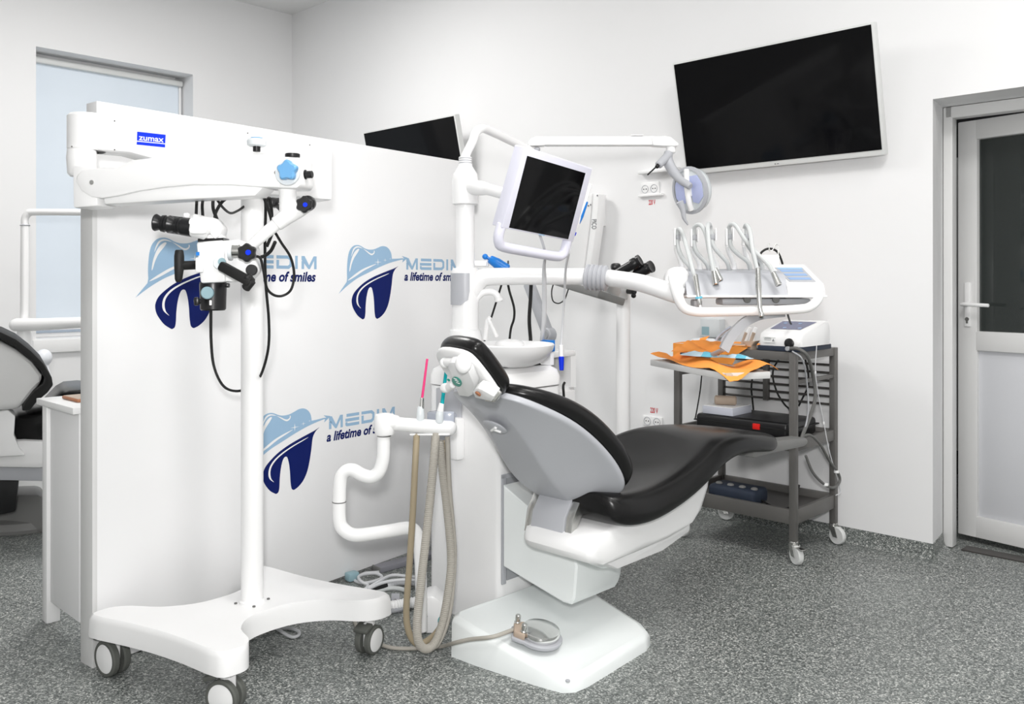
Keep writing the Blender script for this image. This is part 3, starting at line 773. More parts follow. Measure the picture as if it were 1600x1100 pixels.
# floor plate
fp = [(1.878, 2.085), (1.885, 1.98), (1.915, 1.76), (1.935, 1.665), (1.965, 1.640), (2.02, 1.635), (2.20, 1.648), (2.345, 1.658), (2.395, 1.675), (2.42, 1.72), (2.445, 1.95), (2.45, 2.105), (2.12, 2.108), (1.96, 2.108), (1.90, 2.105)]
cen = Vector((2.2, 1.93))
def hplate(b): return min(.135, .046 + max(0, b - 1.66) * .19)
def fring(ins, zf):
    out = []
    for a, b in fp:
        d = Vector((a, b)) - cen; q = cen + d * (1 - ins / d.length); out.append(R(q.x, q.y, zf(b)))
    return out
m = MB()
rg = [fring(0, lambda b: 0), fring(.002, lambda b: hplate(b) - .018), fring(.010, lambda b: hplate(b) - .005), fring(.026, hplate)]
m.rings(rg, cap=False); tessface(m, rg[0]); weld(m); tessface(m, rg[-1])
for f in m.bm.faces:
    if f.normal.z < -.5 and min(v.co.z for v in f.verts) > .03: f.normal_flip()
obj('floor_plate', m, M_base, ch, angle=50)
m = MB(); m.cyl(at_z(887, 1065, .052), Z, .007, .005, 18); obj('plate_screw', m, M_greyp, ch)

# lifting arm
m = MB()
arm_pr = [(2.1065, .225), (1.835, .170), (1.800, .172), (1.785, .195), (1.775, .30), (1.80, .365), (2.1065, .505)]
def armring(a, ins):
    c = Vector((1.95, .33)); out = []
    for b, z in arm_pr:
        d = Vector((b, z)) - c; q = c + d * (1 - ins); out.append(R(a, min(q.x, 2.1065), q.y))
    return out
m.rings([armring(2.135, .04), armring(2.140, 0), armring(2.365, 0), armring(2.40, .10)])
obj('lifting_arm', m, M_base, ch, angle=30)
m = MB(); m.prism([R(2.15, b, z) for b, z in ((1.82, .33), (1.775, .33), (1.74, .40), (1.74, .345))], A * .30, bev=.006)
m.prism([R(2.20, b, z) for b, z in ((2.02, .30), (1.72, .285), (1.70, .35), (2.02, .35))], A * .36, bev=.010)
obj('arm_cover', m, M_base, ch)

# seat base
sbp = [(2.035, .362), (2.020, .385), (2.032, .415), (2.075, .435), (2.16, .452), (2.28, .462), (2.45, .478), (2.60, .515), (2.715, .56), (2.70, .485), (2.655, .412), (2.60, .375), (2.45, .350), (2.28, .342), (2.08, .343)]
def sring(b, ins):
    c = Vector((2.33, .43)); out = []
    for a, z in sbp:
        d = Vector((a, z)) - c; q = c + d * (1 - ins / d.length); out.append(R(q.x, b, q.y))
    return out
m = MB(); m.rings([sring(1.632, .035), sring(1.636, .012), sring(1.650, 0), sring(1.875, 0), sring(1.905, .008), sring(1.925, .03)])
sbase = obj('seat_base', m, M_white2, ch, angle=45)
m = MB(); m.prism([R(a, 1.66, z) for a, z in ((2.10, .352), (2.45, .352), (2.62, .378), (2.615, .335), (2.45, .303), (2.20, .300))], B * .28, bev=.010)
obj('lower_seat_cover', m, M_white2, ch)

# seat and leg cushion: one upholstered pad
sec = [  # a, near b, far b, top z at the edges, thickness, dip in the middle
    (2.100, 1.66, 1.90, .552, .050, .000), (2.108, 1.615, 1.935, .560, .080, .006), (2.14, 1.590, 1.955, .558, .098, .010), (2.20, 1.580, 2.00, .554, .106, .016), (2.29, 1.575, 2.07, .553, .108, .020),
    (2.40, 1.578, 2.10, .562, .106, .022), (2.52, 1.580, 2.085, .585, .104, .020), (2.62, 1.582, 2.06, .618, .104, .014), (2.70, 1.586, 2.03, .645, .100, .006), (2.78, 1.590, 1.98, .660, .092, .0),
    (2.88, 1.594, 1.90, .661, .084, .0), (2.98, 1.600, 1.83, .646, .080, .0), (3.08, 1.606, 1.77, .628, .076, .0), (3.15, 1.612, 1.73, .612, .068, .0), (3.185, 1.622, 1.71, .602, .050, .0), (3.195, 1.64, 1.69, .594, .025, .0)]
rings = []
for a, bn, bf, zt, th, dip in sec:
    w = bf - bn; e = min(.045, w * .3)
    prof = [(0, -.55), (.0, -.80), (.012, -1.0), (e, -1.04), (w / 2, -1.04), (w - e, -1.04), (w - .012, -1.0), (w, -.80), (w, -.45), (w - e * .25, -.12), (w - e, 0), (w * .70, -dip * .7 / th), (w / 2, -dip / th), (w * .30, -dip * .7 / th), (e, 0), (e * .25, -.15)]
    rings.append([R(a, bn + x, zt + y * th) for x, y in prof])
m = MB(); m.rings(rings)
obj('seat_cushion', m, M_leather, ch, sub=2, angle=180)
m = MB(); m.prism([R(a, 1.625, z) for a, z in ((3.00, .540), (3.12, .538), (3.42, .528), (3.45, .534), (3.455, .548), (3.435, .562), (3.20, .580), (3.00, .578))], B * .075, bev=.010)
obj('leg_rest_extension', m, M_grey3, ch)

# backrest: a shell wrapped towards the patient, measured along its near edge
CB = 1.85
near = [((742, 619), 1.80, 1.83), ((762, 617), 1.735, 1.868), ((800, 624), 1.655, 1.905), ((850, 643), 1.605, 1.96), ((900, 667), 1.590, 2.02), ((940, 702), 1.590, 2.075), ((966, 735), 1.592, 2.10), ((977, 762), 1.605, 2.09), ((970, 774), 1.635, 2.06), ((945, 778.5), 1.70, 2.0), ((905, 779), 1.80, 1.90)]
FB = [f for p, b, f in near]
NE = [T3(*p, b) for p, b, f in near]
NE = [(p.dot(A), p.dot(B), p.z) for p in NE]
# centre line of the shell (a, z) matched to each edge point
cl = [(1.712, .888), (1.722, .880), (1.748, .845), (1.800, .785), (1.872, .712), (1.945, .640), (2.010, .580), (2.060, .540), (2.090, .518), (2.112, .502), (2.128, .490)]
ws = [-1, -.95, -.85, -.62, -.40, -.34, -.28, 0, .28, .34, .40, .62, .85, .95, 1]
def prof_w(w):   # share of the way back from the edge plane to the centre line
    t = abs(w)
    return 1.0 if t < .34 else max(0.0, 1 - (t - .34) / .66)
grid = []
for (a, b, z), (ca, cz), fb in zip(NE, cl, FB):
    hw = (fb - b) / 2; cb = (fb + b) / 2
    grid.append([R(a + (ca - a) * prof_w(w), cb + w * hw, z + (cz - z) * prof_w(w)) for w in ws])
fwd = (A * .62 + Z * .78).normalized()
def loftsolid(g, thick, fz=None):
    m = MB()
    back = g; front = [[p + fwd * thick for p in r] for r in g]
    rings = []
    for rb, rf in zip(back, front): rings.append(list(rb) + list(reversed(rf)))
    m.rings(rings); return m
shell = obj('back_shell', loftsolid(grid, .020), M_greyp, ch, sub=2, angle=180)
# cushion on the shell
cg = []
for i, ((a, b, z), (ca, cz)) in enumerate(zip(NE, cl)):
    hw = (FB[i] - b) / 2; cb = (FB[i] + b) / 2
    ring = []
    edge = R(a, cb, z) + fwd * .014
    cenp = R(a + (ca - a) * .35, cb, z + (cz - z) * .35) + fwd * .014
    th = (.018, .026, .040, .058, .070, .072, .072, .072, .070, .060, .045)[i]
    ex_ = .010
    for w in (-1, -.6, 0, .6, 1):
        base = edge.lerp(cenp, 1 - abs(w)); ring.append(base + B * (w * hw))
    for w, f in ((1.0, .35), (1.0, .75), (.93, .98), (.6, 1.0), (0, .78), (-.6, 1.0), (-.93, .98), (-1.0, .75), (-1.0, .35)):
        base = edge.lerp(cenp, (1 - abs(w)) * .6); ring.append(base + B * (w * (hw + ex_ * (1 if abs(w) == 1 else 0))) + fwd * th * f)
    cg.append(ring)
m = MB(); m.rings(cg)
obj('back_cushion', m, M_leather, ch, sub=2, angle=180)
# badge on the shell
def on_shell(u, v, lift=.010):
    n = Vector(A * -.62 + Z * -.78).normalized()
    return at_pl(u, v, R(1.800, CB, .785) + n * lift, n), n
c0, sn_ = on_shell(773, 667)
ex_b = B.copy(); ey_b = sn_.cross(ex_b).normalized()
m = MB(); m.ball(c0, (.042, .034, .007), (ex_b, ey_b, sn_), 24); bd = obj('badge', m, M_greyp, shell, label='oval raised badge')
m = MB(); m.tube([c0 + ex_b * .018 + ey_b * .012 + sn_ * .007, c0 + sn_ * .0085, c0 - ex_b * .018 - ey_b * .012 + sn_ * .007], .0045, 8); m.tube([c0 + sn_ * .0085, c0 - ex_b * .02 + ey_b * .012 + sn_ * .007], .004, 8)
obj('badge_mark', m, M_white2, bd)
# bracket between shell and seat base
brk = [(2.150, .545), (2.098, .520), (2.062, .470), (2.052, .420), (2.048, .400), (2.075, .400), (2.085, .440), (2.12, .490), (2.17, .520)]
m = MB(); m.prism([R(a, 1.765, z) for a, z in brk], B * .135, bev=.003); obj('back_bracket', m, M_greyp, ch)
m = MB(); m.prism([R(a + .006, 1.735, z) for a, z in brk], B * .028, bev=.003); sidep = obj('bracket_side', m, M_steel, ch, label='bare steel bracket side')
m = MB(); m.prism([R(a + .006, 1.902, z) for a, z in brk], B * .028, bev=.003); obj('bracket_side', m, M_steel, ch, label='bare steel bracket side')

# headrest
hf = (A * .50 + Z * .64 + X * .16).normalized()
hc = R(1.645, 1.86, .955)
def hq(u, v, l=0): return at_pl(u, v, hc + hf * l, hf)
ho = [((u - 735) * 1.07 + 729, (v - 580) * 1.06 + 588) for u, v in [(688, 545), (693, 541), (703, 541), (727, 545), (738, 551), (748, 561), (766, 584), (781, 606), (783, 613), (779, 619), (772, 620), (757, 613), (735, 603), (715, 590), (700, 573), (691, 557)]]
ho3 = [hq(*p) for p in ho]
hcen = sum(ho3, Vector()) / len(ho3)
def hring(l, k): return [hcen + (p - hcen) * k + hf * l for p in ho3]
m = MB(); m.rings([hring(-.004, .90), hring(0, .97), hring(.008, 1.0), hring(.022, 1.0)])
hs = obj('headrest_shell', m, M_white2, ch, sub=1, angle=180)
m = MB(); m.rings([hring(.018, .90), hring(.020, .985), hring(.030, 1.03), hring(.046, 1.03), hring(.060, .96), hring(.066, .80), hring(.066, .4)])
obj('headrest_cushion', m, M_leather, ch, sub=2, angle=180)
# head support mechanism
hb = -hf
def hm(u, v, l): return hq(u, v, -l)
m = MB(); m.tube([hm(694, 566, .016), hm(731, 567, .016)], .012, 20); m.ball(hm(724, 568, .022), (.022, .022, .026), (X, Y, Z), 20); m.ball(hm(695, 567, .018), .014)
hinge_o = obj('headrest_hinge', m, M_white2, ch)
m = MB(); m.prism([hm(*p, .030) for p in ((700, 567), (708, 567), (722, 572), (732, 582), (741, 602), (738, 618), (732, 621), (716, 619), (706, 590), (699, 575))], hf * .026, bev=.006)
plate_h = obj('headrest_stem', m, M_white2, ch)
def ell(u, v, ru, rv, ang, l): return [hm(u + ru * math.cos(t) * math.cos(ang) - rv * math.sin(t) * math.sin(ang), v + ru * math.cos(t) * math.sin(ang) + rv * math.sin(t) * math.cos(ang), l) for t in [k * 2 * math.pi / 28 for k in range(28)]]
m = MB(); m.prism(ell(714, 596, 9, 5.5, .75, .0305), hb * .002); gb = obj('green_badge', m, M_green, plate_h, label='small oval green badge')
m = MB()
for q in (((709, 591), (714, 593)), ((711, 594), (716, 596)), ((713, 597.5), (718, 599.5))): m.tube([hm(*q[0], .034), hm(*q[1], .034)], .0012, 6)
obj('badge_print', m, M_white_txt, gb)
m = MB(); m.cyl(hm(701.5, 593, .026), hb, .0045, .004, 16); obj('release_button', m, M_green, plate_h, label='small green button')
m = MB(); m.tube([hm(708, 601, .022), hm(700, 606, .026), hm(694, 607, .028)], [.010, .012, .013], 14); m.ball(hm(697, 606, .028), (.018, .016, .014)); obj('release_lever', m, M_white2, ch)
m = MB(); m.prism([hm(*p, .052) for p in ((738, 612), (745, 607), (752, 609), (772, 620), (768, 628), (742, 622))], hf * .030, bev=.004); obj('stem_clamp', m, M_white2, ch)
m = MB(); m.cyl(hm(747.5, 614.5, .054), hb, .0085, .004, 20); obj('clamp_screw', m, M_brown, ch, label='dark brown screw cap')
m = MB(); m.prism([hm(*p, .050) for p in ((760, 620), (774, 626), (774, 629), (757, 627))], hf * .03, bev=.002); obj('clamp_foot', m, M_steel, ch)

# ================================================================== DENTAL UNIT beside the chair
un_t = thing('dental_unit', 'white dental unit cabinet with round rinse bowl and tall post behind the chair', 'dental unit', R(2.30, 2.32, .12))
def rrect(a0, a1, b0, b1, r, z, n=5):
    out = []
    for cx, cy, s in ((a1 - r, b1 - r, 0), (a0 + r, b1 - r, 1), (a0 + r, b0 + r, 2), (a1 - r, b0 + r, 3)):
        for k in range(n + 1):
            t = (s + k / n) * math.pi / 2; out.append(R(cx + r * math.cos(t), cy + r * math.sin(t), z))
    return out
m = MB()
m.rings([rrect(2.125, 2.455, 2.115, 2.485, .025, z) for z in (.0, .822)])
cab = obj('cabinet', m, M_white, un_t)
m = MB()
m.rings([rrect(2.125 - o, 2.455 + o, 2.115 - o, 2.485 + o, .03 + o, z) for o, z in ((.002, .825), (.006, .828), (.006, .858), (-.004, .882), (-.03, .896), (-.08, .902))])
obj('cabinet_top', m, M_white, un_t)
# recessed slot of the lifting arm on the side
m = MB(); m.span((2.135, 2.108, .16), (2.155, 2.1155, .54), bev=.002); m.span((2.40, 2.108, .16), (2.42, 2.1155, .54), bev=.002); m.span((2.135, 2.108, .525), (2.42, 2.1155, .54), bev=.002); obj('slot_frame', m, M_greyp, un_t)
m = MB(); m.span((2.16, 2.110, .17), (2.40, 2.1165, .535)); obj('slot_panel', m, M_greyd, un_t)
# recess with filter on the front left
m = MB(); m.span((2.112, 2.30, .60), (2.1255, 2.43, .815), bev=.003); obj('front_recess', m, M_greyp, un_t)
m = MB(); m.span((2.062, 2.315, .655), (2.113, 2.425, .735), bev=.008); flt = obj('filter_housing', m, M_tube, un_t, label='translucent grey filter housing')
m = MB(); m.span((2.085, 2.285, .57), (2.126, 2.345, .72), bev=.010); obj('lower_bracket', m, M_white2, un_t)
# left dome of the top (suction side)
m = MB(); m.lathe([(.001, .895), (.06, .902), (.085, .915), (.09, .93), (.07, .945), (.001, .95)], R(2.22, 2.395, 0), Z, 30); obj('post_foot', m, M_white2, un_t)
# bowl
bc = R(2.262, 2.185, 0)
m = MB(); m.lathe([(.001, .900), (.060, .901), (.075, .904), (.105, .915), (.132, .936), (.149, .962), (.154, .980), (.150, .984), (.144, .980), (.120, .945), (.08, .925), (.02, .917), (.001, .917)], bc, Z, 48); obj('rinse_bowl', m, M_white, un_t)
m = MB(); m.ball(bc + Z * .975 + A * .05 + B * .06, (.055, .055, .020)); m.cyl(bc + Z * .90 + A * .06 + B * .06, Z, .025, .07, 20); obj('bowl_filter', m, M_white, un_t)
fd = 3.24
m = MB(); m.tube([at_d(741, 545, fd), at_d(741, 490, fd), at_d(743, 470, fd), at_d(752, 459, fd), at_d(763, 456, fd), at_d(773, 458, fd), at_d(779, 466, fd)], .0125, 14, 5); m.tube([at_d(779, 466, fd), at_d(779.5, 470, fd)], .016, 14)
m.tube([at_d(741, 545, fd), at_d(741, 520, fd)], .017, 14)
obj('cup_filler_spout', m, M_white, un_t)
m = MB(); m.tube([at_d(763, 498, fd - .02), at_d(770, 512, fd - .05), at_d(776, 525, fd - .08)], .0075, 12); m.tube([at_d(766, 496, fd - .02), at_d(762, 500, fd - .02), at_d(758, 530, fd)], .009, 12)
obj('bowl_spout', m, M_white, un_t)
# post
pp_ = Vector((-.1745, 3.25, 0))
def zpost(v): return at_d(720, v, pp_.y).z
m = MB(); m.lathe([(.064, .90), (.063, zpost(528)), (.058, zpost(516)), (.050, zpost(514)), (.050, 1.09), (.052, zpost(425)), (.047, zpost(419))], pp_, Z, 36)
obj('post_base', m, M_white, un_t)
m = MB(); m.lathe([(.0345, zpost(422)), (.0345, zpost(318))], pp_, Z, 30); obj('post_tube', m, M_white, un_t)
m = MB()
pc = pp_ - Y * .0015
ring_pts = []
for k in range(11):
    t = math.radians(150 + k * 14); ring_pts.append(t)
rgs = []
for j, (v, kk) in enumerate(((427, 1.0), (440, 1.0), (455, 1.0), (468, .92), (476, .55))):
    rgs.append([pp_ + Vector((math.cos(t0 + (t - t0) * kk) * .0550, math.sin(t0 + (t - t0) * kk) * .0550, 0)) + Z * zpost(v) for t in ring_pts for t0 in (math.radians(215),)])
m.rings(rgs, cap=False, closed=False); obj('joint_cover', m, M_greyp, un_t, label='grey joint cover')
m = MB(); m.lathe([(.0365, zpost(321)), (.048, zpost(319)), (.049, zpost(300)), (.049, zpost(283)), (.045, zpost(272)), (.030, zpost(262)), (.0245, zpost(258)), (.0245, zpost(246)), (.021, zpost(245))], pp_, Z, 34)
obj('upper_joint', m, M_white, un_t)
m = MB()
for v in (248, 251.5, 255): m.lathe([(.0248, -.0018), (.0253, 0), (.0248, .0018)], pp_ + Z * zpost(v), Z, 30)
obj('ring_marks', m, M_greyp, un_t)
# horizontal arm
ad = pp_.y
m = MB(); m.tube([at_d(728, 470, ad), at_d(737, 452, ad), at_d(748, 438, ad), at_d(768, 432.5, ad), at_d(850, 432, ad), at_d(916, 432, ad)], [.040, .040, .037, .0325, .031, .031], 28, 6)
obj('horizontal_arm', m, M_white, un_t)
ce = at_d(932, 434, ad - .01)
cdir = (at_d(1046, 456, 2.96) - at_d(955, 434, ad - .02)).normalized()
m = MB(); prof = []
for k in range(5):
    h = k * .0165; prof += [(.044, h), (.0485, h + .004), (.0485, h + .011), (.044, h + .0145)]
prof = [(.030, -.001)] + prof + [(.030, .083)]
cax = (X + cdir * .6).normalized()
m.lathe(prof, ce - cax * .040, cax, 36); obj('ribbed_collar', m, M_greyp, un_t, label='grey ribbed collar')
m = MB(); m.tube([at_d(950, 434, ad - .02), at_d(1000, 442, 3.07), at_d(1046, 456, 2.96), at_d(1062, 460, 2.95)], [.031, .031, .032, .034], 26, 4)
obj('outer_arm', m, M_white, un_t)
# lamp pole rising from the post
m = MB(); m.tube([pp_ + Z * zpost(262), pp_ + Z * zpost(245), at_d(738, 222, ad), at_d(743, 208, ad + .01), at_d(752, 201, ad + .04), at_d(764, 204, ad + .10), at_d(800, 221, ad + .25), at_d(838, 240, ad + .40)], .0165, 18, 5)
obj('lamp_pole', m, M_white, un_t)
# monitor bracket
mc = Vector((.110, 2.84, 1.477))
m = MB(); m.tube([pp_ + Z * zpost(292), at_d(752, 294, 3.18), at_d(764, 296, 3.15), at_d(792, 303, 3.05), at_d(830, 306, 2.93)], [.030, .027, .021, .021, .020], 20, 4)
obj('monitor_bracket', m, M_white, un_t)

# ------------------------------------------------------------------ monitor on the post
def rotm(y, p, r):
    return Matrix.Rotation(y, 3, 'Z') @ Matrix.Rotation(p, 3, 'X') @ Matrix.Rotation(r, 3, 'Y')
MR = rotm(.833, .26, .084)
mx, my, mz = MR @ X, MR @ Y, MR @ Z        # along the screen, away from the viewer, up the screen
def mp(x, z, y=0): return mc + mx * x + mz * z + my * y
mo = thing('monitor', 'tilted square black monitor with lilac white frame mounted on the white post', 'monitor', mc - mz * .2)
oo = [(-.172, .138), (-.167, .141), (.182, .137), (.186, .133), (.186, -.120), (-.184, -.120)]
m = MB(); m.prism([mp(x, z, -.012) for x, z in oo], my * .045, bev=.008)
mf = obj('monitor_frame', m, M_lilac, mo)
m = MB(); m.tube([mp(-.170, -.11, .005), mp(-.172, -.145, .005), mp(-.162, -.168, .005), mp(-.135, -.180, .005), mp(0, -.182, .005), mp(.130, -.182, .005), mp(.160, -.176, .005), mp(.172, -.16, .005), mp(.172, -.11, .005)], .0165, 18, 4); obj('monitor_handle', m, M_lilac, mo)
m = MB(); m.box(mp(0, 0, -.0125), (.305, .002, .230), (mx, my, mz)); obj('screen', m, M_screen, mf)
m = MB(); m.box(mp(.012, -.134 + .016, -.0125), (.028, .001, .004), (mx, my, mz)); obj('maker_mark', m, M_sky, mf)
# light curing wand clipped to the monitor edge
wd = thing('curing_wand', 'slim white and blue wand clipped upright on the right edge of the monitor', 'wand', mp(.22, -.05, .02))
w0_, w1_ = mp(.226, -.125, .03), mp(.250, .085, .03)
wv_ = (w1_ - w0_)
m = MB(); m.tube([w0_, w0_ + wv_ * .3, w0_ + wv_ * .7, w1_], [.006, .009, .010, .007], 14); wb = obj('wand_body', m, M_white, wd)
m = MB(); m.tube([w0_ + wv_ * .33 + mx * .004 - my * .003, w0_ + wv_ * .45 + mx * .004 - my * .003, w0_ + wv_ * .70 + mx * .004 - my * .003], [.006, .0095, .009], 14); obj('blue_grip', m, M_blue, wb, label='bright blue grip')
m = MB(); m.tube([w0_ + wv_ * .12 + mx * .001, w0_ + wv_ * .17 + mx * .001], .0085, 14); obj('blue_ring', m, M_royal, wb, label='blue ring')
wz = w0_
m = MB(); m.tube([w0_ + wv_ * .02, at_d(889, 395, 3.0), at_d(884, 420, 3.1), at_d(882, 460, 3.2), at_d(879, 510, 3.25), at_d(876, 548, 3.24)], .0045, 8, 6); obj('cord', m, M_cordw, wd)
m = MB(); m.tube([at_d(876.5, 540, 3.24), at_d(877, 559, 3.235)], .0085, 12); obj('plug_sleeve', m, M_white, wd)
m = MB(); m.tube([at_d(877, 558, 3.235), at_d(877.5, 578, 3.23)], [.0105, .008], 12); obj('blue_plug', m, M_royal, wd, label='blue plug')
m = MB(); m.tube([mp(.03, -.10, .03), at_d(851, 392, 2.98), at_d(850, 420, 3.10), at_d(850.5, 450, 3.15), at_d(850, 500, 3.20), at_d(847, 528, 3.28), at_d(846, 540, 3.30)], [.0045, .0045, .008, .009, .008, .007], 10, 6); obj('cord', m, M_cordw, mo)

# ------------------------------------------------------------------ operating lamp
lm = thing('operating_lamp', 'white surgical lamp with lilac reflector on a long thin arm under the television', 'lamp', at_d(838, 240, ad + .40))
lz = 3.62
m = MB(); m.tube([at_d(838, 246, lz + .02), at_d(839, 232, lz + .02)], .011, 14); m.tube([at_d(839, 235, lz), at_d(839, 232, lz)], .014, 14); obj('pivot_pin', m, M_greyp, lm)
m = MB(); m.prism([at_d(*p, lz - .022) for p in ((825, 222), (829, 216), (838, 212.5), (850, 212.5), (852, 227), (842, 227.5), (828, 227.5), (825, 225))], Y * .05, bev=.010)
m.prism([at_d(*p, lz - .020) for p in ((846, 212.5), (1022, 212), (1030, 214), (1032, 224), (1022, 227), (850, 227))], Y * .045, bev=.008)
arm_l = obj('lamp_arm', m, M_white, lm)
m = MB(); m.prism([at_d(*p, lz - .026) for p in ((1018, 213), (1040, 212), (1048, 213.5), (1061, 224), (1060, 228), (1036, 228), (1020, 227))], Y * .055, bev=.008); m.box(at_d(995, 212, lz), (.05, .035, .004), (X, Y, Z), .001)
obj('arm_joint', m, M_white, lm)
m = MB(); q = at_d(1048, 227, lz); m.tube([at_d(1048, 226, lz), at_d(1048.5, 238, lz)], .020, 18); obj('lamp_neck', m, M_white, lm)
ld_ = lz - .03
m = MB(); m.tube([at_d(1045, 238, ld_), at_d(1043, 250, ld_), at_d(1052, 268, ld_ - .02), at_d(1064, 281, ld_ - .05), at_d(1078, 291, ld_ - .09)], [.018, .022, .021, .018, .014], 18, 5)
m.tube([at_d(1046, 240, ld_), at_d(1038, 249, ld_ - .02), at_d(1029, 258, ld_ - .04)], [.016, .017, .016], 16)
obj('lamp_yoke', m, M_greyp, lm)
m = MB(); m.tube([at_d(1029, 257, ld_ - .04), at_d(1026, 261, ld_ - .05)], .008, 12); m.tube([at_d(1027, 259, ld_ - .045), at_d(1012, 273, ld_ - .08)], .0035, 8); obj('switch_stalk', m, M_black, lm, label='black switch stalk')
hn = (X * -.72 - Y * .66 - Z * .18).normalized(); hup = (Z - hn * hn.z).normalized(); hsd = hup.cross(hn)
hcn = at_d(1081, 297, ld_ - .04)
HA = (hsd, hup, hn)
def hpt(x, y, n): return hcn + hsd * x * .92 + hup * y * .80 + hn * n
def oval(rx, ry, n, low=1.0): return [hpt(rx * math.cos(t), ry * math.sin(t) * (low if math.sin(t) < 0 else 1), n) for t in [k * 2 * math.pi / 32 for k in range(32)]]
m = MB(); m.rings([oval(.02, .04, -.062), oval(.060, .085, -.055), oval(.082, .108, -.030), oval(.088, .114, 0), oval(.086, .112, .012), oval(.078, .104, .016)])
lh = obj('lamp_head', m, M_clear, lm)
m = MB(); m.rings([oval(.088, .116, .004), oval(.094, .122, .008), oval(.094, .122, .016), oval(.080, .106, .020)], cap=False); obj('head_rim', m, M_greyp, lm)
for s in (-1, 1):
    m = MB(); pl = [hpt(s * x, y, .0185) for x, y in ((.010, .072), (.050, .075), (.072, .03), (.072, -.035), (.045, -.070), (.016, -.06), (.008, 0))]; m.prism(pl, hn * .003, bev=.001); obj('reflector', m, M_lens, lh, label='lilac blue reflector half')
m = MB(); m.tube([hpt(0, -.10, .02), hpt(0, -.05, .028), hpt(0, .05, .028), hpt(0, .105, .02)], .012, 14, 4); m.box(hpt(0, 0, .026), (.030, .050, .016), HA, .006); obj('bulb_guard', m, M_white2, lm)
m = MB(); m.tube([at_d(1097, 271, ld_ - .06), at_d(1100, 278, ld_ - .06), at_d(1097, 292, ld_ - .06), at_d(1090, 306, ld_ - .06), at_d(1086, 312, ld_ - .06)], [.008, .010, .010, .010, .008], 12, 4); obj('side_handle', m, M_white2, lm)
m = MB(); m.tube([at_d(1062, 316, ld_ - .05), at_d(1067, 328, ld_ - .05), at_d(1069, 341, ld_ - .05), at_d(1075, 351, ld_ - .05)], [.016, .012, .008, .004], 14, 4); obj('grip_horn', m, M_greyp, lm, label='grey curved grip')
# ================================================================== SUCTION ARM, TIPS AND HOSES
sd0 = 2.82
sa_t = thing('suction_stand', 'bent white tube stand carrying the suction hoses in front of the lower emblem', 'suction stand', at_z(668, 985, 0))
m = MB(); m.tube([at_d(600, 664, sd0), at_d(599, 700, sd0), at_d(598, 718, sd0), at_d(592, 737, sd0), at_d(580, 745, sd0), at_d(566, 742, sd0), at_d(553, 735, sd0), at_d(543, 735, sd0), at_d(534, 743, sd0), at_d(531, 758, sd0), at_d(530, 785, sd0)], .0215, 20, 4); obj('upper_tube', m, M_white, sa_t)
m = MB(); m.tube([at_d(530, 783, sd0), at_d(530, 806, sd0), at_d(533, 822, sd0), at_d(545, 833, sd0), at_d(562, 836, sd0 + .01), at_d(605, 830, sd0 + .05), at_d(636, 825, sd0 + .09), at_d(648, 829, sd0 + .10), at_d(654, 845, sd0 + .10), at_d(657, 880, sd0 + .10), at_d(659, 985, sd0 + .10)], [.0215, .0215, .0215, .0215, .0215, .0215, .0215, .021, .0205, .020, .019], 20, 4); obj('lower_tube', m, M_white, sa_t)
m = MB(); m.lathe([(.0222, -.0015), (.0228, 0), (.0222, .0015)], at_d(530, 784, sd0), Z, 24); m.lathe([(.0222, -.0015), (.0228, 0), (.0222, .0015)], at_d(600, 681, sd0), Z, 24); obj('joint_ring', m, M_cord, sa_t)
m = MB(); m.lathe([(.012, -.040), (.030, -.034), (.034, -.02), (.034, .02), (.030, .030), (.012, .034)], at_d(601, 662, sd0), Z, 30); m.tube([at_d(601, 660, sd0), at_d(622, 660, sd0)], [.032, .022], 20)
obj('arm_head', m, M_white, sa_t)
m = MB(); m.tube([at_d(612, 662, sd0), at_d(640, 664, sd0), at_d(690, 668, sd0 + .01), at_d(703, 669, sd0 + .012)], [.022, .0225, .0235, .023], 22); m.ball(at_d(703, 669, sd0 + .012), .0235)
m.box(at_d(672, 678, sd0 + .005), (.13, .03, .006), (X, Y, Z), .002)
obj('hose_holder', m, M_white, sa_t)
m = MB(); fbx = at_z(672, 988, .005); m.prism([fbx + X * x + Z * z for x, z in ((-.035, -.005), (.048, -.005), (.052, .06), (.045, .10), (.01, .125), (-.02, .12), (-.035, .09))], Y * .11, bev=.008); foot = obj('foot_box', m, M_white, sa_t)
m = MB(); m.cyl(at_d(692, 969, 2.88), X * .3 - Y, .018, .022, 26); obj('valve_knob', m, M_teal, sa_t, label='teal valve knob')
m = MB(); m.cyl(fbx + Y * -.0005 + X * -.012 + Z * .055, -Y, .004, .002, 14); obj('foot_screw', m, M_greyp, foot)

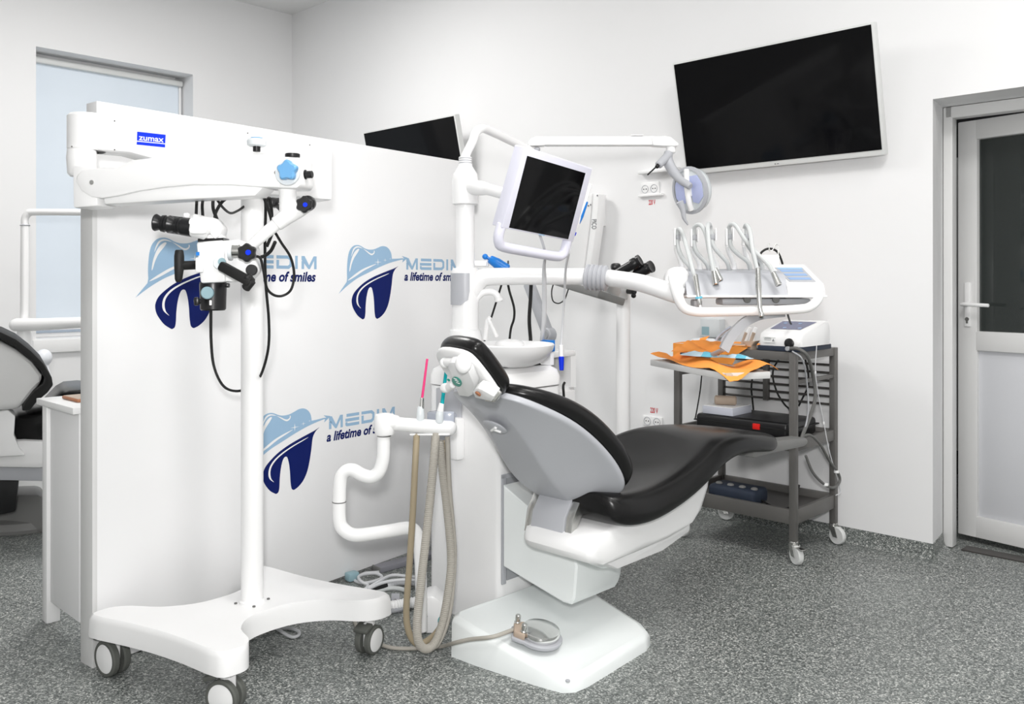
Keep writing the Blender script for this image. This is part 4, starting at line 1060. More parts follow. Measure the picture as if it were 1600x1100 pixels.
def hose_tool(name, label, tip, tip_r, tip_m, holder, holder_m, collar, hose, hose_r, hose_m):
    t = thing(name, label, name.replace('_', ' '), at_d(*holder[0]))
    m = MB(); m.tube([at_d(*p) for p in tip], tip_r, 12); obj('tip', m, tip_m, t)
    if collar: m = MB(); m.tube([at_d(*p) for p in collar[0]], collar[1], 14); obj('collar', m, collar[2], t)
    m = MB(); m.tube([at_d(*p) for p in holder], [.0125, .013, .010], 16); obj('handle', m, holder_m, t)
    m = MB(); m.tube([at_d(*p) for p in hose], hose_r, 12, 5, ribs=.05, rib_len=.006); obj('hose', m, hose_m, t)
    return t
hd1 = sd0 - .03
hose_tool('saliva_ejector', 'pink straw tip in a grey holder with a tan ribbed hose', [(667.5, 561, sd0), (659.5, 623, sd0)], [.0038, .0042], M_pink, [(656, 660, sd0), (657, 648, sd0), (657, 636, sd0)], M_clear,
          ([(658.5, 638, sd0), (659.5, 622, sd0)], [.0085, .0065], M_steel),
          [(651, 679, sd0), (649, 720, hd1), (645, 800, hd1), (640, 880, hd1), (635, 950, hd1), (638, 985, hd1), (650, 1005, hd1 + .01), (668, 1001, hd1 + .03), (688, 980, 2.87), (700, 940, 2.90), (707, 880, 2.91), (706, 820, 2.92), (700, 760, 2.92), (693, 690, 2.90)], .0105, M_hoseb)
hose_tool('suction_handpiece', 'teal suction tip with white collar and thick beige ribbed hose', [(697.5, 576, sd0), (690.5, 634, sd0)], [.0055, .0062], M_teal, [(686.5, 660, sd0), (687, 648, sd0), (688, 641, sd0)], M_clear,
          ([(688, 642, sd0), (690, 631, sd0)], [.011, .0085], M_white),
          [(681, 679, sd0), (677, 730, hd1 - .03), (668, 820, hd1 - .05), (659, 900, hd1 - .06), (652, 970, hd1 - .07), (654, 1003, hd1 - .06), (666, 1014, hd1 - .03), (680, 1003, hd1), (692, 970, hd1 + .03), (701, 920, hd1 + .04), (705, 870, hd1 + .05), (699, 800, hd1 + .05), (692, 740, hd1 + .05), (687, 690, hd1 + .04)], .0135, M_hose)
t = thing('air_hose', 'slim grey beige ribbed hose hanging on the chair side of the suction holder', 'hose', at_d(699, 690, sd0 + .02))
m = MB(); m.tube([at_d(*p) for p in [(699, 683, sd0 + .02), (702, 760, 2.84), (708, 830, 2.85), (710, 870, 2.85), (706, 930, 2.84), (698, 975, 2.83), (684, 1006, 2.80), (672, 1013, 2.78)]], .0085, 12, 5, ribs=.05, rib_len=.006); obj('hose', m, M_hose, t)
m = MB(); m.box(at_d(700, 655, sd0 + .03), (.045, .03, .05), (X, Y, Z), .006); obj('hose_cuff', m, M_tube, t)

# ================================================================== FOOT PEDAL
ft = thing('foot_pedal', 'round chrome foot pedal with two valves resting on the white floor plate', 'foot pedal', at_z(840, 1000, .085))
pn = (Z + B * -.19).normalized(); px = (X - pn * X.dot(pn)).normalized(); py = pn.cross(px)
pc_ = at_z(843, 1001, .088); pc_ += pn * .007
def pq(x, y, h): return pc_ + px * x + py * y + pn * h
def disc(r, h, cx=0, n=40, sq=1.0): return [pq(cx + r * math.cos(k * 2 * math.pi / n), r * sq * math.sin(k * 2 * math.pi / n), h) for k in range(n)]
m = MB(); m.rings([disc(.068, -.002), disc(.070, .002), disc(.070, .008), disc(.067, .011)]); m.prism([pq(-.09, -.035, .0), pq(-.03, -.06, .0), pq(-.03, .05, .0), pq(-.09, .035, .0)], pn * .011, bev=.003); obj('pedal_base', m, M_greyp, ft)
m = MB(); m.rings([disc(.055, .010), disc(.058, .013), disc(.061, .026), disc(.058, .034), disc(.035, .039), disc(.001, .040)]); obj('pedal_disc', m, M_chrome, ft)
m = MB(); m.prism([pq(-.085, -.028, .010), pq(-.05, -.045, .010), pq(-.05, .038, .010), pq(-.085, .030, .010)], pn * .020, bev=.004); vb = obj('valve_block', m, M_beige, ft, label='beige grey valve block')
for x, y in ((-.075, .022), (-.056, -.028)):
    m = MB(); m.lathe([(.009, .028), (.010, .034), (.0075, .036), (.0085, .042), (.0085, .055), (.006, .058)], pq(x, y, 0), pn, 18); obj('valve', m, M_steel, vb)
m = MB(); m.tube([pq(-.085, .0, .018), at_a(770, 995, 1.872), at_a(735, 999, 1.860), at_a(712, 1004, 1.855), at_z(690, 1010, .010), at_z(655, 1013, .007), at_z(620, 1013, .007), at_z(600, 1009, .007), at_z(575, 1000, .007), at_z(560, 985, .007), at_z(552, 965, .007)], .0065, 10, 6); obj('tubing', m, M_hose, ft)

# ================================================================== DELIVERY TABLE with handpieces
dd = 2.95
dt = thing('delivery_table', 'white instrument table with grey front and round handle bar on the swing arm', 'instrument table', at_d(1165, 450, dd + .1))
def dx(u, d=dd): return (u - U0) / F * d
prof_d = [(2.925, 1.158), (2.93, 1.168), (2.945, 1.20), (2.965, 1.228), (3.00, 1.240), (3.12, 1.252), (3.15, 1.245), (3.16, 1.20), (3.15, 1.160), (3.0, 1.150)]
m = MB(); m.rings([[Vector((x, y, z)) for y, z in prof_d] for x in (.588, .594, .925, .930)]); obj('front_housing', m, M_greyp, dt, angle=60)
m = MB(); m.box((.82, 3.03, 1.157), (.47, .24, .008), (X, Y, Z), .003); obj('table_lip', m, M_white, dt)
prof_w2 = [(2.925, 1.158), (2.928, 1.178), (2.94, 1.198), (3.10, 1.268), (3.15, 1.266), (3.16, 1.22), (3.15, 1.16), (3.0, 1.150)]
m = MB(); m.rings([[Vector((x + (.0 if y < 3 else -.012 * k), y, z)) for y, z in prof_w2] for x, k in ((.928, 2), (.936, 2), (1.040, 1), (1.052, 1))]); wing = obj('control_housing', m, M_white, dt, angle=50)
kn_ = Vector((0, -.070, .160)).normalized(); ku = Vector((0, .160, .070)).normalized()
def kp(x, s, l=.001): return Vector((x, 2.945, 1.2002)) + ku * s + kn_ * l
m = MB(); m.prism([kp(.942, .012), kp(1.032, .012), kp(1.022, .135), kp(.926, .135)], kn_ * .0015); kpan = obj('key_panel', m, M_greyp, wing, label='grey key panel')
for r_ in range(3):
    m = MB(); s0 = .026 + r_ * .034
    m.prism([kp(.948 - r_ * .004, s0, .0028), kp(1.022 - r_ * .003, s0, .0028), kp(1.020 - r_ * .003, s0 + .018, .0028), kp(.944 - r_ * .004, s0 + .018, .0028)], kn_ * .0008); obj('key_row', m, M_key, kpan, label='row of blue keys')
m = MB(); m.prism([kp(.934, .118, .0028), kp(1.020, .118, .0028), kp(1.018, .131, .0028), kp(.932, .131, .0028)], kn_ * .0008); obj('display', m, M_sky, kpan)
# left joint and handle bar
m = MB(); m.ball(at_d(1058, 437, 3.0), (.042, .06, .045)); m.prism([at_d(*p, 2.96) for p in ((1044, 432), (1052, 419), (1068, 416), (1078, 424), (1078, 458), (1060, 462), (1047, 452))], Y * .12, bev=.014); obj('arm_joint', m, M_white, dt)
m = MB(); m.tube([at_d(1053, 432, 2.93), at_d(1055, 445, 2.91), at_d(1060, 465, 2.90), at_d(1068, 480, 2.90), at_d(1082, 486, 2.90), at_d(1105, 487.5, 2.90), at_d(1180, 486, 2.90), at_d(1248, 483, 2.90), at_d(1266, 479, 2.90), at_d(1277, 469, 2.91), at_d(1281, 456, 2.93), at_d(1277, 446, 2.98)], [.020, .020, .018, .0165, .0160, .0155, .0155, .0155, .0155, .0155, .0155, .015], 18, 5); obj('handle_bar', m, M_white, dt)
m = MB(); m.box((.86, 2.99, 1.138), (.30, .10, .022), (X, Y, Z), .006); m.box((.635, 3.0, 1.13), (.03, .06, .03), (X, Y, Z), .006); obj('underside_tray', m, M_greyd, dt)
for u_, m_ in ((1168, M_cord), (1213, M_cord)):
    m = MB(); m.cyl(at_d(u_, 468, 2.93), Y, .012, .03, 18); obj('underside_knob', m, m_, dt)
# tray bracket
m = MB(); m.box(at_d(1218.5, 475, 2.99), (.030, .034, .085), (X, Y, Z), .003)
obj('tray_post', m, M_greyd, dt)
br = [at_d(1225, 488, 2.99), at_d(1205, 490, 2.97), at_d(1185, 493, 2.94), at_d(1166, 502, 2.91), at_d(1150, 516, 2.88), at_d(1139, 531, 2.86), at_d(1131, 547, 2.84)]
m = MB(); cb = catmull(br, 5); rgs = []
for i, p in enumerate(cb):
    tn = (cb[min(i + 1, len(cb) - 1)] - cb[max(i - 1, 0)]).normalized(); nn = tn.cross(Y).normalized()
    rgs.append([p + nn * sx * .0155 + Y * sy * .012 for sx, sy in ((-1, -1), (1, -1), (1, 1), (-1, 1))])
m.rings(rgs); obj('tray_bracket', m, M_greyd, dt, angle=30, label='curved flat grey bracket')
# hangers
def hanger(u, v0, v1, base_u, nm='handpiece_hanger'):
    m = MB(); m.tube([at_d(base_u, 424, 3.12), at_d(base_u - 2, 410, 3.11), at_d(u - 2.5, v1 + 8, 3.08), at_d(u - 4, v1, 3.06)], [.010, .009, .007, .006], 10, 4)
    m.box(at_d(u - 5.2, (v0 + v1) / 2, 3.05), (.005, .026, (v1 - v0) / F * 3.05), (X, Y, Z), .002)
    m.box(at_d(u + 4.6, (v0 + v1) / 2 - 4, 3.05), (.005, .026, (v1 - v0) / F * 2.2), (X, Y, Z), .002)
    h = obj(nm, m, M_white, dt)
    m = MB(); m.box(at_d(u, v0 + 13, 3.05), (.016, .018, .020), (X, Y, Z), .004); obj('hanger_slot', m, M_greyd, h)
for u, v0, v1, bu in ((1059, 357, 384, 1066), (1085, 358, 386, 1094), (1113, 357, 384, 1121), (1140, 357, 384, 1148), (1166, 357, 384, 1172)): hanger(u, v0, v1, bu)
def handpiece(label, hose, body, body_r, tail=None, ring=None):
    t = thing('handpiece', label, 'dental handpiece', at_d(*body[0]), 'handpieces on the instrument table')
    m = MB(); m.tube([at_d(*p) for p in hose], .0075, 12, 6); obj('hose', m, M_hoseg, t)
    m = MB(); m.tube([at_d(*p) for p in body], body_r, 16); b = obj('sleeve', m, M_steel, t, label='polished steel sleeve')
    p, q = at_d(*body[-2]), at_d(*body[-1]); ax = (q - p).normalized()
    if tail: m = MB(); m.tube([at_d(*x) for x in tail[0]], tail[1], 12); obj('nozzle', m, tail[2], t)
    else: m = MB(); m.cyl(q - ax * .001, ax, body_r[-1] * .8, .0045, 16); obj('socket', m, M_black, b)
    if ring: m = MB(); r0 = at_d(*ring[0]); m.lathe([(.009, -.004), (.012, -.003), (.012, .003), (.009, .004)], r0, ax, 18); obj('coloured_ring', m, M_cyan, b)
    return t
F1, F2 = 3.02, 2.93
handpiece('syringe handpiece with a teal ring and white nozzle, nearest the swing arm joint', [(1081, 426, 3.06), (1077, 416, 3.05), (1066, 402, 3.05), (1060, 388, 3.05), (1058, 370, 3.05), (1060, 359, 3.04), (1064, 360, F1), (1070, 376, F1), (1077, 400, 2.97), (1083, 424, F2), (1086, 434, F2)], [(1086, 430, F2), (1089, 448, F2 - .01), (1092, 466, F2 - .02), (1093.5, 476, F2 - .02)], [.0095, .0085, .008, .006], ([(1093, 473, F2 - .02), (1096.5, 491, F2 - .02)], [.005, .0035], M_white), ((1092, 465, F2 - .02),))
handpiece('steel handpiece whose hose loops over the second hanger, behind its crossing neighbour', [(1108, 424, 3.08), (1104, 412, 3.06), (1090, 396, 3.05), (1085, 384, 3.05), (1084, 366, 3.05), (1085, 356, 3.04), (1091, 351, 3.02), (1098, 355, 3.0), (1104, 370, 2.98), (1109, 395, 2.95), (1117, 420, 2.93)], [(1117, 420, 2.93), (1125.5, 438, 2.92)], [.0085, .0105])
handpiece('steel handpiece crossing in front, its hose falling straight from the third hanger', [(1140, 424, 3.08), (1136, 410, 3.06), (1122, 394, 3.05), (1114, 382, 3.05), (1112, 366, 3.05), (1110, 354, 3.04), (1107, 350, 3.0), (1106, 358, 2.95), (1108, 385, 2.92), (1112, 410, 2.90), (1115, 424, 2.89)], [(1115, 424, 2.89), (1118.5, 444, 2.88)], [.0085, .0110])
handpiece('steel handpiece whose hose sweeps across towards the key panel', [(1173, 424, 3.08), (1169, 410, 3.06), (1152, 396, 3.05), (1142, 384, 3.05), (1140, 366, 3.05), (1139, 356, 3.04), (1143, 350.5, 3.02), (1150, 353, 3.0), (1164, 374, 2.97), (1182, 395, 2.95), (1200, 413, 2.93), (1209, 428, 2.92)], [(1208, 426, 2.92), (1216.5, 445, 2.91)], [.0085, .0115])
handpiece('long steel handpiece with a bent end reaching below the handle bar', [(1192, 424, 3.08), (1188, 408, 3.06), (1176, 394, 3.05), (1168, 382, 3.05), (1165, 366, 3.05), (1164, 355, 3.04), (1167, 352, 3.0), (1172, 362, 2.96), (1176, 390, 2.92), (1181, 412, 2.90), (1184, 424, 2.89)], [(1184, 420, 2.89), (1185, 448, 2.875), (1186, 462, 2.87), (1187, 480, 2.865), (1190, 492, 2.86)], [.0085, .010, .0085, .008, .0075], ([(1190, 490, 2.86), (1189.5, 495, 2.855)], [.0085, .008], M_steel))
# cable and hook behind the table
t = thing('hook_rail', 'thin wire hook above a small white box behind the instrument table', 'hook', at_d(1205, 415, 3.2))
m = MB(); m.box(at_d(1203, 408, 3.20), (.062, .03, .045), (X, Y, Z), .004); obj('box', m, M_white2, t)
m = MB(); m.tube([at_d(1216, 410, 3.2), at_d(1216, 384, 3.2), at_d(1213, 381, 3.2), at_d(1207, 391, 3.2), at_d(1203, 392.5, 3.2), at_d(1201, 390, 3.2)], .0022, 8); m.tube([at_d(1202, 380, 3.2), at_d(1202, 392, 3.2)], .0018, 8); obj('wire_hook', m, M_steel, t)
t = thing('table_cable', 'black cable arching over the back of the instrument table to the white device', 'cable', at_d(1205, 420, 3.24))
m = MB(); m.tube([at_d(1184, 425, 3.24), at_d(1187, 400, 3.24), at_d(1194, 391, 3.24), at_d(1204, 388.5, 3.24), at_d(1214, 393, 3.24), at_d(1220, 404, 3.24), at_d(1224, 420, 3.25), at_d(1227, 450, 3.3), at_d(1228, 478, 3.45), at_d(1234, 502, 3.72), at_d(1236, 506, 3.80)], .0042, 8, 6); obj('cable_sleeve', m, M_rubber, t)

# ================================================================== TRAY with papers
ty = thing('instrument_tray', 'narrow steel tray under crumpled orange paper below the handpieces', 'tray', at_d(1110, 575, 2.85))
tz = .920
t0 = at_z(1017, 563, tz); t1 = at_z(1133, 584.5, tz)
tdv = (t1 - t0); TL = tdv.length; tdv.normalize(); tn_ = Vector((-tdv.y, tdv.x, 0))
if tn_.x < 0: tn_ = -tn_
TW = .16
def tq(s, w, z=0): return t0 + tdv * s + tn_ * w + Z * z
AXY = (tdv, tn_, Z)
m = MB(); m.box(tq(TL / 2, TW / 2, -.012), (TL, TW, .004), AXY)
for c, sz in ((tq(TL / 2, 0, -.008), (TL, .006, .022)), (tq(TL / 2, TW, -.008), (TL, .006, .022)), (tq(0, TW / 2, -.008), (.006, TW, .022)), (tq(TL, TW / 2, -.008), (.006, TW, .022))): m.box(c, sz, AXY, .002)
obj('tray_pan', m, M_alu, ty)
m = MB(); m.tube([tq(TL + .002, .0, -.006), tq(TL + .002, .02, -.006)], .009, 14); obj('corner_knob', m, M_beige, ty)
m = MB(); m.box(tq(.10, .12, -.006), (.09, .03, .01), AXY, .002); m.tube([tq(.10, .12, -.004), at_d(1131, 546, 2.84)], .008, 10); obj('tray_stem', m, M_greyd, ty)
def sheet(name, corners, mt, amp, seed, nx=18, ny=12, thick=.0012, edge=None):
    """sheet of paper: four corners (o, x end, far, y end) with crumple folds"""
    rnd = random.Random(seed)
    o, ax_, far, ay_ = [Vector(c) for c in corners]
    ph = [(rnd.uniform(2, 9), rnd.uniform(2, 9), rnd.uniform(0, 6.3), rnd.uniform(.3, 1)) for _ in range(6)]
    top = []
    for j in range(ny + 1):
        row = []
        for i in range(nx + 1):
            x, y = i / nx, j / ny
            p = o * (1 - x) * (1 - y) + ax_ * x * (1 - y) + far * x * y + ay_ * (1 - x) * y
            h = sum(a * abs(math.sin(fx * x + fy * y + q)) for fx, fy, q, a in ph) / 3.5 * amp
            if edge: h += edge(x, y)
            row.append(p + Z * h)
        top.append(row)
    m = MB(); tb = bmesh.new()
    V = [[tb.verts.new(p) for p in r] for r in top]
    W = [[tb.verts.new(p - Z * thick) for p in r] for r in top]
    for j in range(ny):
        for i in range(nx):
            tb.faces.new((V[j][i], V[j][i + 1], V[j + 1][i + 1], V[j + 1][i])); tb.faces.new((W[j + 1][i], W[j + 1][i + 1], W[j][i + 1], W[j][i]))
    for j in range(ny):
        tb.faces.new((V[j][0], V[j + 1][0], W[j + 1][0], W[j][0])); tb.faces.new((V[j + 1][nx], V[j][nx], W[j][nx], W[j + 1][nx]))
    for i in range(nx):
        tb.faces.new((V[0][i + 1], V[0][i], W[0][i], W[0][i + 1])); tb.faces.new((V[ny][i], V[ny][i + 1], W[ny][i + 1], W[ny][i]))
    bmesh.ops.recalc_face_normals(tb, faces=tb.faces); m._merge(tb)
    return obj(name, m, mt, angle=25)
def e1(x, y):
    h = 0
    if x > .80: h -= (x - .80) * .16 * max(0, 1 - y * 2.2)
    h += .014 * math.sin(x * 9 + y * 7) * (1 if y > .5 else .4)
    h += .012 * max(0, .12 - x) / .12
    return h
tag(sheet('paper_sheet', [tq(-.012, .004, .003), tq(TL + .045, -.012, .002), tq(TL - .02, TW + .045, .004), tq(-.02, TW - .02, .006)], M_orange, .012, 5, edge=e1), 'crumpled orange paper sheet lining the steel tray, one corner drooping', 'paper')
tag(sheet('paper_sheet', [tq(.02, TW * .45, .022), tq(TL * .60, TW * .62, .026), tq(TL * .55, TW + .02, .060), tq(-.02, TW + .02, .058)], M_orange, .020, 9), 'upper folded orange paper standing at the rear of the steel tray', 'paper')
def pouch(label, p, q, w, h, seed):
    t = thing('sterile_pouch', label, 'pouch', (p + q) / 2, 'instrument pouches on the tray')
    d = (q - p); L = d.length; d.normalize(); s = Vector((-d.y, d.x, 0)).normalized(); rnd = random.Random(seed)
    rings = []
    for i in range(9):
        k = i / 8; ww = w * (.75 + .25 * math.sin(k * 3.1)) * rnd.uniform(.9, 1.1); hh = h * math.sin(.25 + k * 2.6) * rnd.uniform(.6, 1.2)
        c = p + d * L * k
        rings.append([c - s * ww / 2, c - s * ww * .2 + Z * hh, c + s * ww * .15 + Z * hh * rnd.uniform(.5, 1.1), c + s * ww / 2, c + Z * -.001])
    m = MB(); m.rings(rings); obj('pouch_film', m, M_pouch, t, angle=20)
    m = MB(); m.rings([[c + (c - Vector(r[4])) * .05 + Z * .001 for c in r] for r in rings[5:8]]); obj('blue_seal', m, M_cyan, t, label='cyan sealed end')
    m = MB(); m.tube([p + Z * .004 - d * .012, p + d * L * .5 + Z * .005], .0035, 8); obj('instrument', m, M_navyp, t)
    return t
pouch('clear pouch with a cyan end lying along the tray edge on orange paper', tq(.14, .055, .030), tq(.30, .105, .032), .05, .016, 3)
pouch('shorter clear pouch with a blue end next to the drooping paper corner', tq(.28, .10, .034), tq(.40, .165, .034), .04, .012, 7)
# ================================================================== STEEL CART against the wall
ca0, ca1, cb0, cb1 = 3.515, 3.945, 1.712, 2.325
ct = thing('instrument_cart', 'dark grey steel three-tier trolley on casters against the right wall', 'trolley', R((ca0 + ca1) / 2, (cb0 + cb1) / 2))
LG = .030
for a, b in ((ca0, cb0), (ca1 - LG, cb0), (ca0, cb1 - LG), (ca1 - LG, cb1 - LG)):
    m = MB(); m.span((a, b, .090), (a + LG, b + LG, .905), bev=.003); obj('leg', m, M_cart, ct)
def shelf(nm, z0, z1, deck, mt):
    m = MB()
    m.span((ca0 + .004, cb0 + LG, z0), (ca0 + .022, cb1 - LG, z1), bev=.002); m.span((ca1 - .022, cb0 + LG, z0), (ca1 - .004, cb1 - LG, z1), bev=.002)
    m.span((ca0 + LG, cb0 + .004, z0), (ca1 - LG, cb0 + .022, z1), bev=.002); m.span((ca0 + LG, cb1 - .022, z0), (ca1 - LG, cb1 - .004, z1), bev=.002)
    f = obj(nm, m, M_cart, ct)
    m = MB(); m.span((ca0 + .01, cb0 + .01, deck - .006), (ca1 - .01, cb1 - .01, deck)); obj('shelf_deck', m, mt, f)
shelf('top_shelf', .868, .905, .899, M_cartd)
shelf('middle_shelf', .478, .527, .510, M_cartd)
shelf('bottom_shelf', .165, .228, .195, M_cartd)
m = MB(); m.span((ca0 + LG, cb0 + .006, .765), (ca1 - LG, cb0 + .022, .782), bev=.002); obj('side_rail', m, M_cart, ct)
m = MB(); m.span((ca0 + LG, cb1 - .022, .765), (ca1 - LG, cb1 - .006, .782), bev=.002); obj('side_rail', m, M_cart, ct)
for k in range(6):
    z = .822 - k * .0365
    m = MB(); m.tube([R(ca1 - .014, cb0 + LG, z), R(ca1 - .014, cb1 - LG, z)], .0055, 10, round_end=False); obj('back_rail', m, M_cartd, ct)
bmid = at_a(1197, 600, ca1 - .02).dot(B)
m = MB(); m.span((ca1 - .030, bmid - .013, .630), (ca1 - .004, bmid + .013, .870), bev=.002); obj('back_post', m, M_cart, ct)
def cart_caster(o, hdg, brake):
    o = Vector((o.x, o.y, 0)); hd = hdg.normalized(); ax = Vector((-hd.y, hd.x, 0)); r = .040
    c = o + hd * .022 + Z * r
    m = MB(); m.cyl(o + Z * .078, Z, .020, .016, 18)
    for s in (-1, 1): m.prism([o + Z * .082 - hd * .014 + ax * s * .016, o + Z * .082 + hd * .018 + ax * s * .016, c + hd * .012 - Z * .006 + ax * s * .016, c - hd * .012 - Z * .006 + ax * s * .016], ax * s * .003)
    f = obj('caster_fork', m, M_steel, ct)
    m = MB(); m.lathe([(.012, -.012), (r - .003, -.012), (r, -.008), (r, .008), (r - .003, .012), (.012, .012)], c, ax, 30); obj('wheel', m, M_tvframe, f)
    if brake: m = MB(); m.box(c + Z * .035 + hd * .03, (.05, .024, .006), (hd, ax, Z), .002); obj('brake_pedal', m, M_steel, f)
cart_caster(R(ca0 + .015, cb0 + .015), X * .25 - Y, True); cart_caster(R(ca1 - .015, cb0 + .015), X * .6 - Y, False)
cart_caster(R(ca0 + .015, cb1 - .015), X * .6 - Y * .5, False); cart_caster(R(ca1 - .015, cb1 - .015), X - Y * .3, False)

# ---- on the top shelf
CT = .906
t = thing('paper_sheet', 'orange paper sheet draped over the left end of the trolley top', 'paper', R(ca0 + .1, 2.15, CT))
top_ = sheet('sheet_top', [R(ca0 - .006, cb1 - .002, CT + .004), R(ca0 - .006, 1.93, CT + .004), R(ca0 + .25, 1.97, CT + .004), R(ca0 + .25, cb1 - .01, CT + .004)], M_orange, .014, 21, 16, 8)
top_.parent = t; top_.location = Vector(top_.location) - Vector(t.location)
m = MB(); m.prism([R(ca0 - .006, b, z) for b, z in ((cb1 - .002, CT + .010), (2.14, CT + .014), (1.93, CT + .010), (1.975, CT - .018), (2.01, CT - .072), (2.16, CT - .066), (cb1 - .002, CT - .070))], A * -.0015); obj('hanging_flap', m, M_orange, t)
m = MB(); m.prism([R(ca0 + .02, 2.19, CT + .008), R(ca0 + .05, 2.16, CT + .05), R(ca0 + .06, 2.22, CT + .035), R(ca0 + .05, 2.25, CT + .008)], A * .002); obj('folded_corner', m, M_orange, t)
t = thing('plastic_wrapper', 'crumpled frosted plastic wrapper on the orange sheet', 'wrapper', at_a(1100, 540, 3.58))
m = MB(); q = at_a(1100, 538, 3.60); rnd = random.Random(2)
m.ball(q, (.075, .05, .030), seg=18)
for v in m.bm.verts: v.co += Vector((rnd.uniform(-1, 1), rnd.uniform(-1, 1), rnd.uniform(-1, 1))) * .006
obj('film', m, M_clear, t, angle=20)
t = thing('aspirator_tubes', 'pair of curved lilac grey tubes leaning behind the tray bracket', 'tube', at_a(1120, 542, 3.62))
for k in range(2):
    m = MB(); m.tube([at_a(1115 + k * 9, 541, 3.62), at_a(1121 + k * 9, 528, 3.63), at_a(1130 + k * 8, 519, 3.66), at_a(1142 + k * 6, 511, 3.70)], .006, 10, 5); obj('tube', m, M_tube, t)
t = thing('ultrasonic_device', 'white ultrasonic unit with blue display on a dark base on the trolley top', 'device', R(3.66, 1.79, CT))
b0_, b1_ = 1.695, 1.885
def dv(a, b, z): return R(a, b, z)
pr = [(3.530, CT + .022), (3.525, CT + .050), (3.535, CT + .075), (3.56, CT + .086), (3.76, CT + .128), (3.80, CT + .126), (3.815, CT + .10), (3.815, CT + .022)]
m = MB(); m.rings([[R(a + (.012 if e else 0) * (1 if a < 3.7 else -1), b, z - (.006 if e and z > CT + .05 else 0)) for a, z in pr] for b, e in ((b0_ - .006, 1), (b0_ + .004, 0), (b1_ - .004, 0), (b1_ + .006, 1))])
db = obj('device_body', m, M_white, t, angle=50)
sl = (R(3.76, 0, CT + .128) - R(3.56, 0, CT + .086)).normalized(); nl = sl.cross(B).normalized()
if nl.z < 0: nl = -nl
def dq(s, b, l=.0008): return R(3.56, b, CT + .086) + sl * s + nl * l
m = MB(); m.prism([dq(.03, 1.865), dq(.03, 1.725), dq(.17, 1.715), dq(.17, 1.875)], nl * .001); dsp = obj('display', m, M_lcd, db, label='dark blue display')
for k in range(4):
    m = MB(); m.ball(dq(.055 + .08 * (k % 2), 1.74 + .035 * k, .002), (.009, .009, .0008), (sl, B, nl), 12); obj('display_icon', m, M_key, dsp)
m = MB(); m.prism([R(3.5245, 1.868, CT + .036), R(3.5245, 1.810, CT + .036), R(3.528, 1.810, CT + .060), R(3.528, 1.868, CT + .060)], -A * .001); lb = obj('rating_label', m, M_tvframe, db)
m = MB()
for k in range(4): m.box(R(3.5262, 1.845, CT + .041 + k * .005) - A * .0012, (.0006, .034 - .004 * (k % 2), .0018))
m.prism([R(3.5232, 1.824, CT + .042), R(3.5232, 1.813, CT + .042), R(3.5248, 1.8185, CT + .054)], -A * .0004)
obj('label_print', m, M_grytxt, lb)
m = MB(); m.lathe([(.022, 0), (.022, .004), (.018, .007), (.001, .0075)], R(3.527, 1.745, CT + .036), -A, 26); obj('dial', m, M_black, db, label='black dial')
m = MB(); m.cyl(R(3.535, 1.745, CT + .014), -A, .010, .03, 16); obj('handpiece_port', m, M_greyd, db)
m = MB(); m.span((3.527, b0_ - .002, CT), (3.83, b1_ + .01, CT + .022), bev=.003); obj('dark_base', m, M_navyp, t, label='dark base tray')
t = thing('handpiece_holder', 'beige holder with two upright brown and white handpieces beside the white device', 'holder', at_a(1170, 552, 3.55))
m = MB(); m.prism([at_a(*p, 3.545) for p in ((1166, 553), (1174, 553), (1174, 540), (1180, 533), (1158, 533), (1166, 540))], A * .05, bev=.004); obj('block', m, M_beige, t)
for k in range(2):
    m = MB(); m.tube([at_a(1163 + k * 10, 536, 3.56), at_a(1168 + k * 10, 522, 3.565), at_a(1172 + k * 9, 512, 3.57)], [.012, .011, .008], 14); h = obj('scaler_grip', m, M_white2, t)
    m = MB(); m.tube([at_a(1160 + k * 12, 537, 3.553), at_a(1166 + k * 12, 520, 3.558)], .008, 12); obj('grip_stripe', m, M_beige, h)
t = thing('roll_pack', 'small beige roll lying in front of the upright handpieces', 'roll', at_a(1150, 541, 3.55))
m = MB(); m.tube([at_a(1136, 540, 3.56), at_a(1165, 541, 3.55)], .011, 14); obj('roll', m, M_beige, t)

# ---- middle shelf
MS = .5115
t = thing('tool_case', 'black plastic carry case with a red latch on the middle trolley shelf', 'case', R(3.70, 2.0, MS))
m = MB(); m.span((3.560, 1.77, MS), (3.85, 2.235, MS + .078), bev=.018, seg=3); cb_ = obj('case_body', m, M_black, t)
m = MB(); m.span((3.553, 1.90, MS + .036), (3.60, 1.935, MS + .062), bev=.003); obj('latch', m, M_red, t, label='red latch')
m = MB(); m.span((3.556, 1.76, MS + .045), (3.854, 2.24, MS + .050)); obj('lid_seam', m, M_rubber, t)
t = thing('card_box', 'pale lilac white card box on top of the black case', 'box', R(3.66, 2.12, MS + .079))
m = MB(); m.span((3.575, 2.045, MS + .0785), (3.75, 2.205, MS + .113), bev=.002); cbx = obj('box', m, M_box, t)
m = MB(); m.span((3.580, 2.05, MS + .1132), (3.745, 2.20, MS + .1165)); obj('paper_lid', m, M_white2, cbx)
t = thing('bandage_roll', 'beige roll lying on the pale card box', 'roll', R(3.66, 2.12, MS + .118))
m = MB(); m.tube([R(3.62, 2.16, MS + .140), R(3.66, 2.08, MS + .140)], .022, 18); obj('roll', m, M_beige, t)
